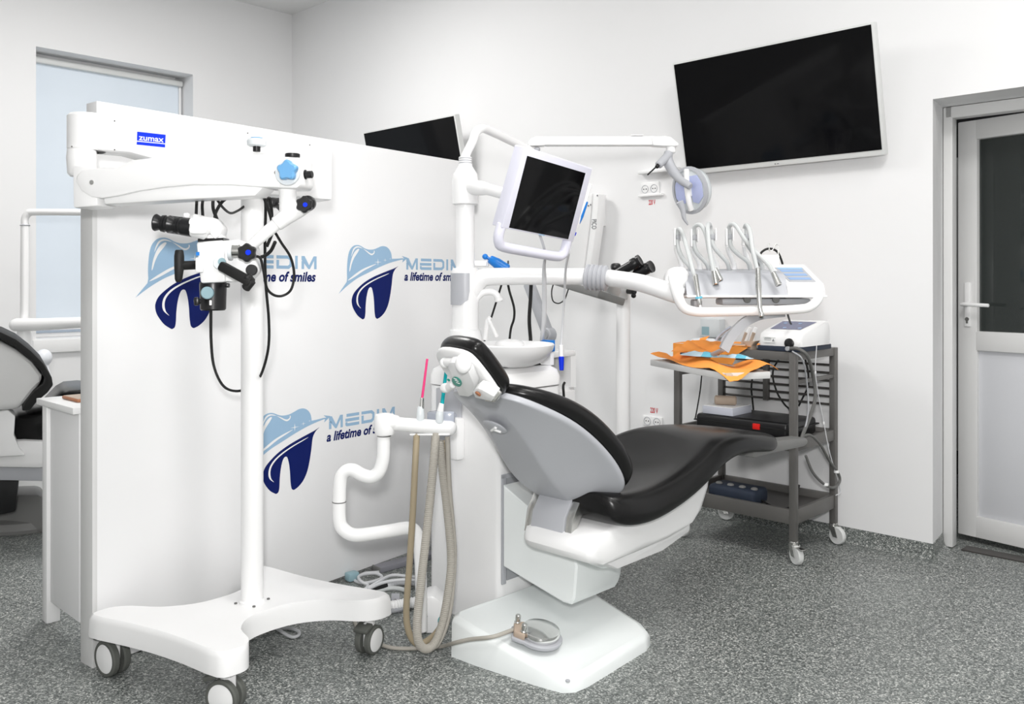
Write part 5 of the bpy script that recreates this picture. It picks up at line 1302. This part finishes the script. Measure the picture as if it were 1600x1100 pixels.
# ---- bottom shelf
BS = .1965
t = thing('navy_pouch', 'dark navy zipped pouch on the bottom trolley shelf', 'pouch', R(3.62, 2.05, BS))
m = MB(); m.span((3.560, 1.93, BS), (3.70, 2.17, BS + .070), bev=.02, seg=3); nb = obj('bag', m, M_navyp, t)
for k in range(4): m = MB(); m.ball(R(3.60, 1.95 + k * .06, BS + .072), (.016, .016, .008)); obj('clasp', m, M_grey3, nb)
t = thing('device_cable', 'black cable trailing from the navy pouch up behind the trolley leg', 'cable', R(3.62, 1.9, BS))
m = MB(); m.tube([R(3.63, 1.93, BS + .02), R(3.62, 1.88, BS + .006), R(3.60, 1.82, BS + .006), R(3.60, 1.77, BS + .03), R(3.62, 1.745, BS + .12)], .0045, 8, 6); obj('lead', m, M_rubber, t)
# ---- leads around the trolley
def lead(name, label, pts, r, mt, cat='cable', clips=()):
    t = thing(name, label, cat, pts[0])
    m = MB(); m.tube(pts, r, 8, 6); s = obj('lead', m, mt, t)
    for c in clips: m = MB(); m.cyl(Vector(c) - Z * .006, Z, r * 1.9, .012, 12); obj('clip', m, M_white2, s)
    return t
ac = 3.49
lead('device_hose', 'thick grey hose arching from the white device down the right side of the trolley', [R(3.52, 1.745, CT + .014), at_a(1247, 545, 3.50), at_a(1262, 557, 3.52), at_b(1271, 590, 1.685), at_b(1274, 620, 1.68), at_b(1266, 650, 1.675), at_b(1256, 675, 1.67), at_b(1251, 692, 1.665)], .0075, M_cord)
lead('device_lead', 'thin grey lead hanging beside the thick hose on the trolley side', [at_a(1238, 549, 3.475), at_a(1254, 562, 3.478), at_b(1261, 600, 1.68), at_b(1263, 640, 1.675), at_b(1258, 670, 1.67), at_b(1254, 686, 1.665)], .0035, M_greyd)
lead('looped_hose', 'grey hose looping out past the rear right trolley leg near the floor', [at_b(1252, 683, 1.68), at_b(1266, 680, 1.66), at_b(1282, 695, 1.65), at_b(1296, 720, 1.65), at_b(1309, 738, 1.65), at_b(1312, 752, 1.65), at_b(1302, 762, 1.65), at_b(1287, 756, 1.66), at_b(1270, 738, 1.67), at_b(1259, 712, 1.68)], .006, M_cord, clips=(at_b(1307, 737, 1.65), at_b(1290, 757, 1.655)))
lead('pale_cord', 'very thin pale cord dropping down the right side of the trolley', [at_b(1276, 540, 1.69), at_b(1274, 580, 1.68), at_b(1279, 620, 1.68), at_b(1287, 660, 1.68), at_b(1297, 710, 1.67), at_b(1313, 765, 1.66), at_b(1306, 774, 1.66)], .0022, M_cordw, clips=(at_b(1274, 582, 1.68), at_b(1287, 661, 1.68)))
aw = 3.965
lead('wall_cable', 'black cable curving down behind the back rails of the trolley', [at_a(1218, 560, aw), at_a(1209, 575, aw), at_a(1208, 592, aw), at_a(1215, 615, aw), at_a(1226, 632, aw), at_a(1234, 642, aw), at_a(1236, 670, aw)], .0045, M_rubber)
lead('wall_cable', 'black cable running straight down behind the middle of the trolley rails', [at_a(1177, 582, aw), at_a(1174, 605, aw), at_a(1176, 628, aw), at_a(1178, 648, aw)], .0045, M_rubber)
lead('wall_cable', 'black cable hanging at the left end of the trolley', [at_a(1097, 580, aw), at_a(1094, 610, aw), at_a(1089, 640, aw), at_a(1086, 655, aw)], .0035, M_rubber)
lead('wall_cable', 'black cable bowing out behind the right trolley leg', [at_a(1258, 560, aw), at_a(1263, 585, aw), at_a(1262, 605, aw), at_a(1254, 622, aw), at_a(1248, 634, aw)], .0045, M_rubber)

# ================================================================== ON THE RIGHT WALL
def socket_plate(label, u0, v0, u1, v1, holes=2, raised=.012):
    t = thing('wall_socket', label, 'socket', at_a((u0 + u1) / 2, v1, WA))
    p = at_a(u0, (v0 + v1) / 2, WA); q = at_a(u1, (v0 + v1) / 2, WA); zt = at_a(u0, v0, WA).z; zb = at_a(u0, v1, WA).z
    b1, b0 = p.dot(B), q.dot(B)
    m = MB(); m.span((WA - raised, b0, zb), (WA, b1, zt), bev=.003); pl = obj('plate', m, M_white, t)
    n = holes; w = (b1 - b0) / n
    for k in range(n):
        c = R(WA - raised - .0005, b1 - w * (k + .5), (zt + zb) / 2)
        m = MB(); m.lathe([(.001, .004), (.019, .004), (.0205, -.002), (.0225, -.002), (.0225, .003)], c, A, 26); s = obj('socket_cup', m, M_greyp, pl)
        for e in (-1, 1): m = MB(); m.cyl(c + A * .001 + B * e * .008, -A, .0032, .003, 10); obj('pin_hole', m, M_black, s)
    return t
def wall_text(name, label, body, u, v0, v1, w_px):
    o = at_a(u, v1, WA - .001); q = at_a(u, v0, WA - .001); e = at_a(u + w_px, v1, WA - .001)
    m = MB(); m.text(body, o, -B, Z, (q.z - o.z) / .70, bold=.02, width=(e - o).dot(-B), lift=.0)
    return tag(obj(name, m, M_redtxt), label, 'lettering')
socket_plate('white double socket high on the wall between the lamp and the monitor', 1003, 286, 1031, 307)
wall_text('voltage_marking', 'red 220 V lettering under the upper wall socket', '220 V', 1013.5, 312.5, 320, 10.5)
m = MB(); p = at_a(1000, 312, WA); m.span((WA - .022, p.dot(B) - .16, p.z + .012), (WA, p.dot(B), p.z + .026), bev=.004)
tag(obj('cable_duct', m, M_white), 'short white cable duct just below the upper wall socket', 'cable duct')
m = MB(); p = at_a(1003, 268, WA); m.span((WA - .045, p.dot(B) - .26, p.z - .02), (WA, p.dot(B), p.z), bev=.006)
tag(obj('wall_ledge', m, M_white), 'narrow white ledge on the wall above the upper socket', 'ledge')
socket_plate('white double socket low on the wall at the crest of the leg rest', 1006, 648.5, 1036, 664)
wall_text('voltage_marking', 'red 220 V lettering above the low wall socket', '220 V', 1016, 636.5, 644.5, 12)
t = thing('wall_dispenser', 'small pale box with a teal grey label on the wall above the orange papers', 'dispenser', at_a(1115, 530, WA))
p = at_a(1098, 500, WA); q = at_a(1128, 527, WA)
m = MB(); m.span((WA - .06, q.dot(B) - .02, q.z), (WA, p.dot(B) - .02, p.z + .01), bev=.006); bx = obj('case', m, M_clear, t)
m = MB(); m.span((WA - .0608, p.dot(B) - .075, q.z + .012), (WA - .06, p.dot(B) - .032, q.z + .055)); obj('teal_label', m, M_tealgrey, bx)

# folded arm of the x-ray unit
t = thing('xray_arm', 'folded white wall arm with upright lettering behind the monitor', 'x-ray arm', at_a(915, 415, WA))
def xq(u, v, a=3.90): return at_a(u, v, a)
m = MB(); m.prism([xq(*p) for p in ((899, 303), (925, 302), (921, 350), (911, 428), (888, 428), (893, 360))], A * .07, bev=.006); obj('upper_link', m, M_white, t)
m = MB(); m.prism([xq(*p) for p in ((927, 302), (935.5, 303), (932, 350), (921, 428), (913, 428), (923, 350))], A * .07, bev=.004); l2 = obj('lower_link', m, M_white, t)
m = MB(); m.span((3.965, xq(930, 330).dot(B), xq(930, 330).z - .08), (WA, xq(900, 330).dot(B), xq(900, 330).z + .08), bev=.004); obj('wall_mount', m, M_white2, t)
m = MB(); o = xq(924.8, 343, 3.8985); ey_ = -B; ex_ = (xq(925, 358, 3.8985) - xq(927, 343, 3.8985)); wln = ex_.length; ex_.normalize()
m.text('PICO', o, -Z, -B, .05, bold=.01, width=wln, lift=.001); obj('lettering', m, M_grytxt, l2)
for u, v in ((918.5, 303.5), (933.5, 305.5), (919.5, 321.5), (923, 320)):
    m = MB(); m.cyl(xq(u, v, 3.899), -A, .005, .002, 10); obj('pin', m, M_grytxt, l2)
m = MB(); m.tube([xq(900, 429, 3.86), xq(870, 432, 3.78), xq(838, 436, 3.7), xq(826, 440, 3.64)], .022, 14); obj('link_elbow', m, M_white, t)
m = MB()
e0, e1_ = at_a(826, 442, 3.62), at_a(857, 523, 3.62); dvv = (e1_ - e0).normalized(); nv = dvv.cross(A).normalized()
m.box((e0 + e1_) / 2, ((e1_ - e0).length, .060, .045), (dvv, nv, A), .010); m.cyl(e1_ - A * .03, A, .040, .06, 26); obj('forearm', m, M_greyp, t)
m = MB(); m.cyl(e1_ - A * .034, A, .024, .006, 22); obj('joint_cap', m, M_greyd, t)
# black leads behind the bowl
lead('unit_cable', 'black cable hanging straight behind the horizontal arm, leftmost of the group above the bowl', [at_d(785, 440, 3.55), at_d(779, 460, 3.55), at_d(768, 495, 3.55), at_d(759, 520, 3.55), at_d(756, 545, 3.5)], .0042, M_rubber)
lead('unit_cable', 'black cable bowing to the right above the middle of the bowl', [at_d(793, 440, 3.55), at_d(796, 455, 3.55), at_d(803, 480, 3.55), at_d(803, 498, 3.55), at_d(798, 515, 3.55), at_d(795, 545, 3.5)], .0048, M_rubber)
lead('unit_cable', 'thick pair of twisted black cables right of the bowl filter', [at_d(830, 440, 3.55), at_d(829, 465, 3.55), at_d(827, 500, 3.55), at_d(829, 530, 3.55), at_d(829, 548, 3.5)], .0075, M_rubber)
lead('unit_cable', 'thin black cable forming a small loop beside the white wand cord', [at_d(866, 440, 3.8), at_d(862, 455, 3.8), at_d(864, 470, 3.8), at_d(873, 474, 3.8), at_d(882, 468, 3.8), at_d(886, 458, 3.8), at_d(888, 452, 3.8)], .0028, M_rubber)
t = thing('spray_instrument', 'bright blue pen-shaped instrument resting behind the horizontal arm', 'instrument', at_d(770, 415, 3.42))
m = MB(); m.tube([at_d(766, 405, 3.40), at_d(776, 411, 3.40), at_d(792, 421, 3.40)], [.016, .021, .021], 18); g = obj('grip', m, M_blue, t)
m = MB(); m.ball(at_d(758, 401, 3.40), .0115); m.cyl(at_d(760, 402, 3.40), (X - Z * .5), .006, .012, 12); obj('ball_end', m, M_blue, t)
m = MB(); m.box(at_d(748, 412, 3.42), (.065, .05, .022), (X, Y, Z), .005); m.box(at_d(760, 409, 3.42), (.02, .03, .04), (X, Y, Z), .005); obj('rest', m, M_white, t)
m = MB(); m.box(at_d(794, 410, 3.42), (.007, .004, .014), (X, Y, Z), .001); obj('metal_tag', m, M_cord, t)

# ================================================================== SECOND MICROSCOPE STAND by the wall
p2 = Vector((.537, 4.20, 0))
m2 = thing('wall_microscope', 'second white microscope stand with black eyepieces behind the instrument table arm', 'microscope', p2)
m = MB(); m.lathe([(.033, .10), (.033, 1.16), (.040, 1.165), (.040, 1.18)], p2, Z, 28); obj('column', m, M_white, m2)
m = MB(); m.lathe([(.12, .035), (.125, .045), (.10, .09), (.05, .115), (.034, .13)], p2, Z, 28)
obj('stand_base', m, M_white, m2)
for k in range(4):
    d = Vector((math.cos(.4 + k * math.pi / 2), math.sin(.4 + k * math.pi / 2), 0)); ax = Vector((-d.y, d.x, 0))
    m = MB(); m.cyl(p2 + d * .10 + Z * .02 - ax * .01, ax, .02, .02, 18); obj('wheel', m, M_tyre, m2)
m = MB(); m.prism([at_d(*p, 4.16) for p in ((940, 446), (982, 448), (982, 468), (960, 469), (950, 462))], Y * .10, bev=.008); hb2 = obj('arm_block', m, M_white, m2)
m = MB(); m.tube([at_d(962, 458, 4.2), at_d(955, 440, 4.1), at_d(975, 424, 4.05), at_d(990, 420, 4.03)], .035, 16, 4); obj('head_block', m, M_white2, m2)
for (a_, b_) in (((975, 421), (996, 409)), ((1000, 424), (1014, 418))):
    p, q = at_d(*a_, 4.0), at_d(*b_, 3.97); ax = (q - p).normalized(); L = (q - p).length
    m = MB(); m.lathe([(.010, -.05), (.022, -.04), (.022, L - .03), (.027, L - .028), (.027, L - .010), (.022, L), (.028, L + .004), (.028, L + .016), (.012, L + .012)], p, ax, 22); obj('eyepiece', m, M_black, m2, label='black eyepiece')
m = MB(); m.box(at_d(962, 417, 4.05), (.045, .05, .035), (X, Y, (Z)), .012); obj('focus_knob', m, M_black, m2)
m = MB(); m.tube([at_d(982, 455, 4.15), at_d(991, 456, 4.1)], .014, 14); m.ball(at_d(990, 462, 4.1), .012); obj('lock_knob', m, M_black, m2)
m = MB(); k0, k1 = at_d(880, 444, 4.25), at_d(956, 466, 3.92)
pd2 = (k1 - k0); L2_ = pd2.length; pd2.normalize(); pw = (Y - pd2 * Y.dot(pd2)).normalized(); pz = pd2.cross(pw)
m.box((k0 + k1) / 2, (L2_, .16, .034), (pd2, pw, pz), .006); obj('tilted_panel', m, M_grey3, m2, label='dark grey tilted panel')

# ================================================================== LOW SIDE CABINET behind the unit
t = thing('side_cabinet', 'narrow white cabinet with an open niche standing behind the dental unit', 'cabinet', R(2.76, 2.58))
sa0, sa1, sb0, sb1, sz = 2.62, 2.905, 2.42, 2.76, .912
m = MB(); m.span((sa0, sb0 + .01, 0), (sa1, sb1, sz - .16), bev=.003); m.span((sa0, sb0, sz - .025), (sa1, sb1, sz), bev=.003); m.span((sa1 - .035, sb0, sz - .16), (sa1, sb1, sz - .025)); m.span((sa0, sb0, sz - .16), (sa0 + .12, sb1, sz - .025)); m.span((sa0, sb0 + .20, sz - .16), (sa1, sb1, sz - .025)); obj('carcass', m, M_white2, t)
m = MB(); m.span((sa0 + .005, sb0, .05), (sa1 - .005, sb0 + .012, sz - .175), bev=.002); fd_ = obj('cabinet_door', m, M_white2, t)
m = MB(); m.tube([R(sa1 - .06, sb0 - .002, .66), R(sa1 - .06, sb0 - .014, .655), R(sa1 - .06, sb0 - .014, .60), R(sa1 - .06, sb0 - .002, .595)], .004, 8); obj('door_handle', m, M_steel, fd_)
lead('cabinet_cable', 'black cable hanging in front of the narrow white cabinet', [at_b(882, 598, 2.395), at_b(880, 604, 2.385), at_b(881, 622, 2.385), at_b(879, 640, 2.385)], .0055, M_rubber)
t = thing('blue_box', 'small bright blue box at the right end of the white cabinet top', 'box', at_d(867, 569, 3.30))
m = MB(); m.span((2.438, 2.155, .895), (2.458, 2.20, .945)); obj('box_foot', m, M_white, t)
m = MB(); m.span((2.436, 2.150, .945), (2.460, 2.205, .988), bev=.003); bxx = obj('box', m, M_blue, t)
m = MB(); m.span((2.4352, 2.160, .948), (2.4362, 2.196, .966)); obj('grey_label', m, M_cord, bxx)

# ================================================================== LEFT SIDE: desk, second chair and unit
t = thing('side_desk', 'white desk tucked against the rear face of the partition', 'desk', R(1.35, 3.2))
ka0, ka1, kb0, kb1, kz = 1.067, 1.62, 3.03, 3.385, .790
m = MB(); m.span((ka0 - .01, kb0, kz - .022), (ka1, kb1, kz), bev=.002); obj('desktop', m, M_white, t)
for a, b in ((ka0, kb1 - .075), (ka1 - .05, kb1 - .075), (ka1 - .05, kb0 + .005)):
    m = MB(); m.span((a, b, 0), (a + .045, b + .045, kz - .022), bev=.002); obj('leg', m, M_white, t)
m = MB(); m.span((ka0 + .012, kb0 + .01, .075), (ka0 + .03, kb1 - .06, kz - .022), bev=.002); obj('end_panel', m, M_panel, t)
t = thing('phone', 'orange brown cased phone lying on the white desk behind the partition', 'phone', at_z(122, 622, kz))
q = at_z(126, 622, kz + .006); m = MB(); m.box(q, (.075, .15, .011), (A, B, Z), .004); ph_ = obj('case', m, M_brown, t)
m = MB(); m.box(q + Z * .006, (.066, .14, .001), (A, B, Z)); obj('screen', m, M_beige, ph_)

RAD = Vector((-.58, 1, 0))
c2 = thing('dental_chair', 'second black and white treatment chair at the left edge beside the window', 'dental chair', at_d(30, 830, 4.1))
D2 = 3.85
m = MB(); m.prism([at_d(*p, D2) for p in ((-40, 536), (-15, 530), (0, 533), (25, 546), (50, 565), (66, 586), (66, 598), (52, 612), (38, 630), (30, 640), (-40, 645))], RAD * .42, bev=.03, seg=3); s2 = obj('back_shell', m, M_edge, c2)
m = MB(); m.prism([at_d(*p, D2 - .03) for p in ((-40, 512), (-15, 515), (2, 519), (25, 530), (48, 548), (68, 568), (81, 590), (83, 602), (74, 614), (57, 628), (47, 642), (34, 642), (38, 630), (52, 612), (68, 600), (70, 592), (64, 580), (48, 562), (25, 544), (2, 531), (-15, 526), (-40, 526))], RAD * .48, bev=.006); obj('back_cushion', m, M_rubber, c2)
m = MB(); m.prism([at_d(*p, D2 + .03) for p in ((-30, 648), (12, 640), (24, 650), (22, 680), (30, 700), (40, 712), (-30, 716))], RAD * .14, bev=.008); obj('back_bracket', m, M_white2, c2)
m = MB(); m.prism([at_d(*p, 3.95) for p in ((18, 652), (45, 648), (74, 640), (95, 618), (108, 611), (131, 609), (175, 612), (178, 640), (120, 655), (80, 690), (22, 694))], RAD * .42, bev=.03, seg=3); obj('seat_cushion', m, M_leather, c2)
m = MB(); m.prism([at_d(*p, 3.92) for p in ((-40, 692), (38, 688), (72, 690), (74, 722), (66, 732), (-40, 730))], RAD * .45, bev=.012); obj('seat_base', m, M_white2, c2)
m = MB(); m.prism([at_d(*p, 3.96) for p in ((-40, 728), (70, 728), (68, 752), (-40, 750))], RAD * .38, bev=.006); obj('lower_seat_cover', m, M_greyp, c2)
m = MB(); m.prism([at_d(*p, 4.02) for p in ((-30, 748), (30, 748), (25, 800), (-30, 812))], RAD * .25, bev=.01); obj('lifting_arm', m, M_black, c2)
m = MB(); m.prism([at_d(*p, 4.18) for p in ((-40, 776), (60, 773), (69, 778), (71, 826), (64, 832), (-40, 834))], RAD * .20, bev=.012); obj('base_housing', m, M_grey3, c2)
bz = at_z(30, 832, 0)
m = MB(); m.lathe([(.29, .001), (.295, .02), (.28, .05), (.20, .075), (.001, .08)], at_z(18, 826, 0) + Y * .16, Z, 40); obj('floor_plate', m, M_grey3, c2)
u2 = thing('dental_unit', 'second white dental unit with tube post and arms in front of the window', 'dental unit', at_d(38, 820, 4.75))
D3 = 5.10
m = MB(); m.tube([at_d(38, 520, D3), at_d(38.5, 440, D3), at_d(39, 352, D3)], .0235, 18); m.tube([at_d(39, 354, D3), at_d(39, 342, D3), at_d(44, 334, D3), at_d(54, 331.5, D3), at_d(131, 332, D3), at_d(190, 333, D3)], [.021, .021, .021, .020, .019, .019], 18, 4); obj('post_tube', m, M_white, u2)
m = MB(); m.lathe([(.025, -.004), (.028, 0), (.025, .004)], at_d(39, 352, D3), Z, 22); obj('joint_ring', m, M_greyp, u2)
m = MB(); m.tube([at_d(26, 507.5, D3 - .05), at_d(60, 507, D3 - .05), at_d(131, 503.5, D3 - .05), at_d(185, 501, D3 - .05)], [.038, .036, .031, .030], 22); m.ball(at_d(25, 508, D3 - .05), .037); obj('horizontal_arm', m, M_white, u2)
m = MB(); q = at_d(38, 520, D3); q.z = 0; m.lathe([(.15, .001), (.15, .60), (.10, .70), (.045, .80), (.038, at_d(38, 512, D3).z)], q, Z, 30); obj('cabinet', m, M_white, u2)
m = MB(); m.ball(at_d(68, 559, D3 - .1), (.045, .05, .05)); m.tube([at_d(68, 559, D3 - .1), at_d(76, 600, D3 - .1)], .02, 12); m.box(at_d(66, 590, D3 - .05), (.06, .06, .12), (X, Y, Z), .01); m.tube([at_d(60, 600, D3 - .05), at_d(42, 640, D3)], .03, 12); obj('side_fitting', m, M_cool, u2)

# ================================================================== CABLES ON THE FLOOR behind the suction arm
def fz(u, v, z=.006): return at_z(u, v, z)
t = thing('floor_trunking', 'flat grey cable trunking on the floor along the foot of the partition', 'cable trunking', fz(620, 880))
g0, g1 = fz(588, 894, .0), fz(650, 877, .0); gd = (g1 - g0); gl = gd.length + .25; gd.normalize(); gn = Vector((-gd.y, gd.x, 0))
m = MB(); m.box(g0 + gd * gl / 2 + Z * .012, (gl, .055, .024), (gd, gn, Z), .004); obj('cover', m, M_trunk, t)
m = MB(); m.box(g0 - gd * .002 + Z * .013, (.006, .058, .027), (gd, gn, Z), .002); obj('end_cap', m, M_grey3, t)
lead('power_cord', 'white cord looping on the floor in front of the grey trunking', [fz(592, 894, .012), fz(570, 896), fz(556, 903), fz(556, 908), fz(570, 911), fz(588, 907), fz(597, 902), fz(588, 896, .016), fz(570, 897, .02), fz(560, 902, .02), fz(565, 909, .02), fz(575, 915), fz(565, 925)], .0065, M_cordw, 'cord')
lead('power_cord', 'white cord running from the loop towards the white column foot', [fz(570, 922, .02), fz(590, 910, .03), fz(612, 899, .03), fz(640, 901, .03), fz(660, 903, .03)], .0065, M_cordw, 'cord')
lead('power_cord', 'second white cord lying just in front beside the black sleeve', [fz(575, 920, .035), fz(600, 910, .035), fz(630, 906, .035), fz(662, 908, .035)], .0065, M_cordw, 'cord')
t = thing('sleeved_cable', 'thick grey cable with a black sleeve end on the floor behind the caster', 'cable', fz(600, 918))
m = MB(); m.tube([fz(582, 921, .018), fz(603, 915, .018)], .014, 14); obj('black_sleeve', m, M_black, t)
m = MB(); m.tube([fz(603, 915, .018), fz(625, 909, .018), fz(665, 912, .018)], .013, 14, 5, ribs=.06, rib_len=.007); obj('hose', m, M_cordw, t)
t = thing('drain_hose', 'white corrugated drain hose on the floor between caster and column', 'hose', fz(620, 945))
m = MB(); m.tube([fz(590, 948, .02), fz(612, 947, .02), fz(630, 944, .02), fz(650, 941, .025), fz(662, 940, .03)], .019, 14, 5, ribs=.07, rib_len=.010); obj('hose', m, M_white2, t)
lead('grey_hose', 'grey hose curving in a wide arc around the rear caster', [fz(640, 930, .009), fz(632, 922, .009), fz(612, 919, .009), fz(590, 924, .009), fz(570, 934, .009), fz(562, 946, .009)], .009, M_hoseg, 'hose')
lead('grey_hose', 'grey hose lying at the foot of the white suction column', [fz(600, 957, .009), fz(625, 952, .009), fz(640, 946, .009), fz(650, 938, .009)], .009, M_greyd, 'hose')
t = thing('floor_plug', 'pale blue grey plug on the floor by the grey trunking', 'plug', fz(548, 902))
m = MB(); m.box(fz(550, 900, .02), (.05, .04, .035), (gd, gn, Z), .008); obj('plug_body', m, M_tealgrey, t)
m = MB(); m.box(fz(540, 892, .03), (.06, .035, .03), (gd, gn, Z), .01); obj('white_adapter', m, M_white2, t)
t = thing('floor_bracket', 'small steel bracket upright on the floor among the cables', 'bracket', fz(617, 938))
m = MB(); m.box(fz(618, 938, .025), (.03, .006, .05), (X, Y, Z), .001); obj('plate', m, M_greyp, t)
m = MB(); m.cyl(fz(618, 936, .03) - Y * .006, -Y, .003, .002, 10); obj('screw', m, M_cord, t)
lead('white_loop', 'white cord loop on the floor under the microscope base', [fz(395, 984), fz(415, 983), fz(428, 977), fz(425, 974), fz(428, 979), fz(440, 987), fz(455, 995), fz(466, 993), fz(467, 987), fz(455, 982), fz(435, 982), fz(412, 981)], .0055, M_cordw, 'cord')
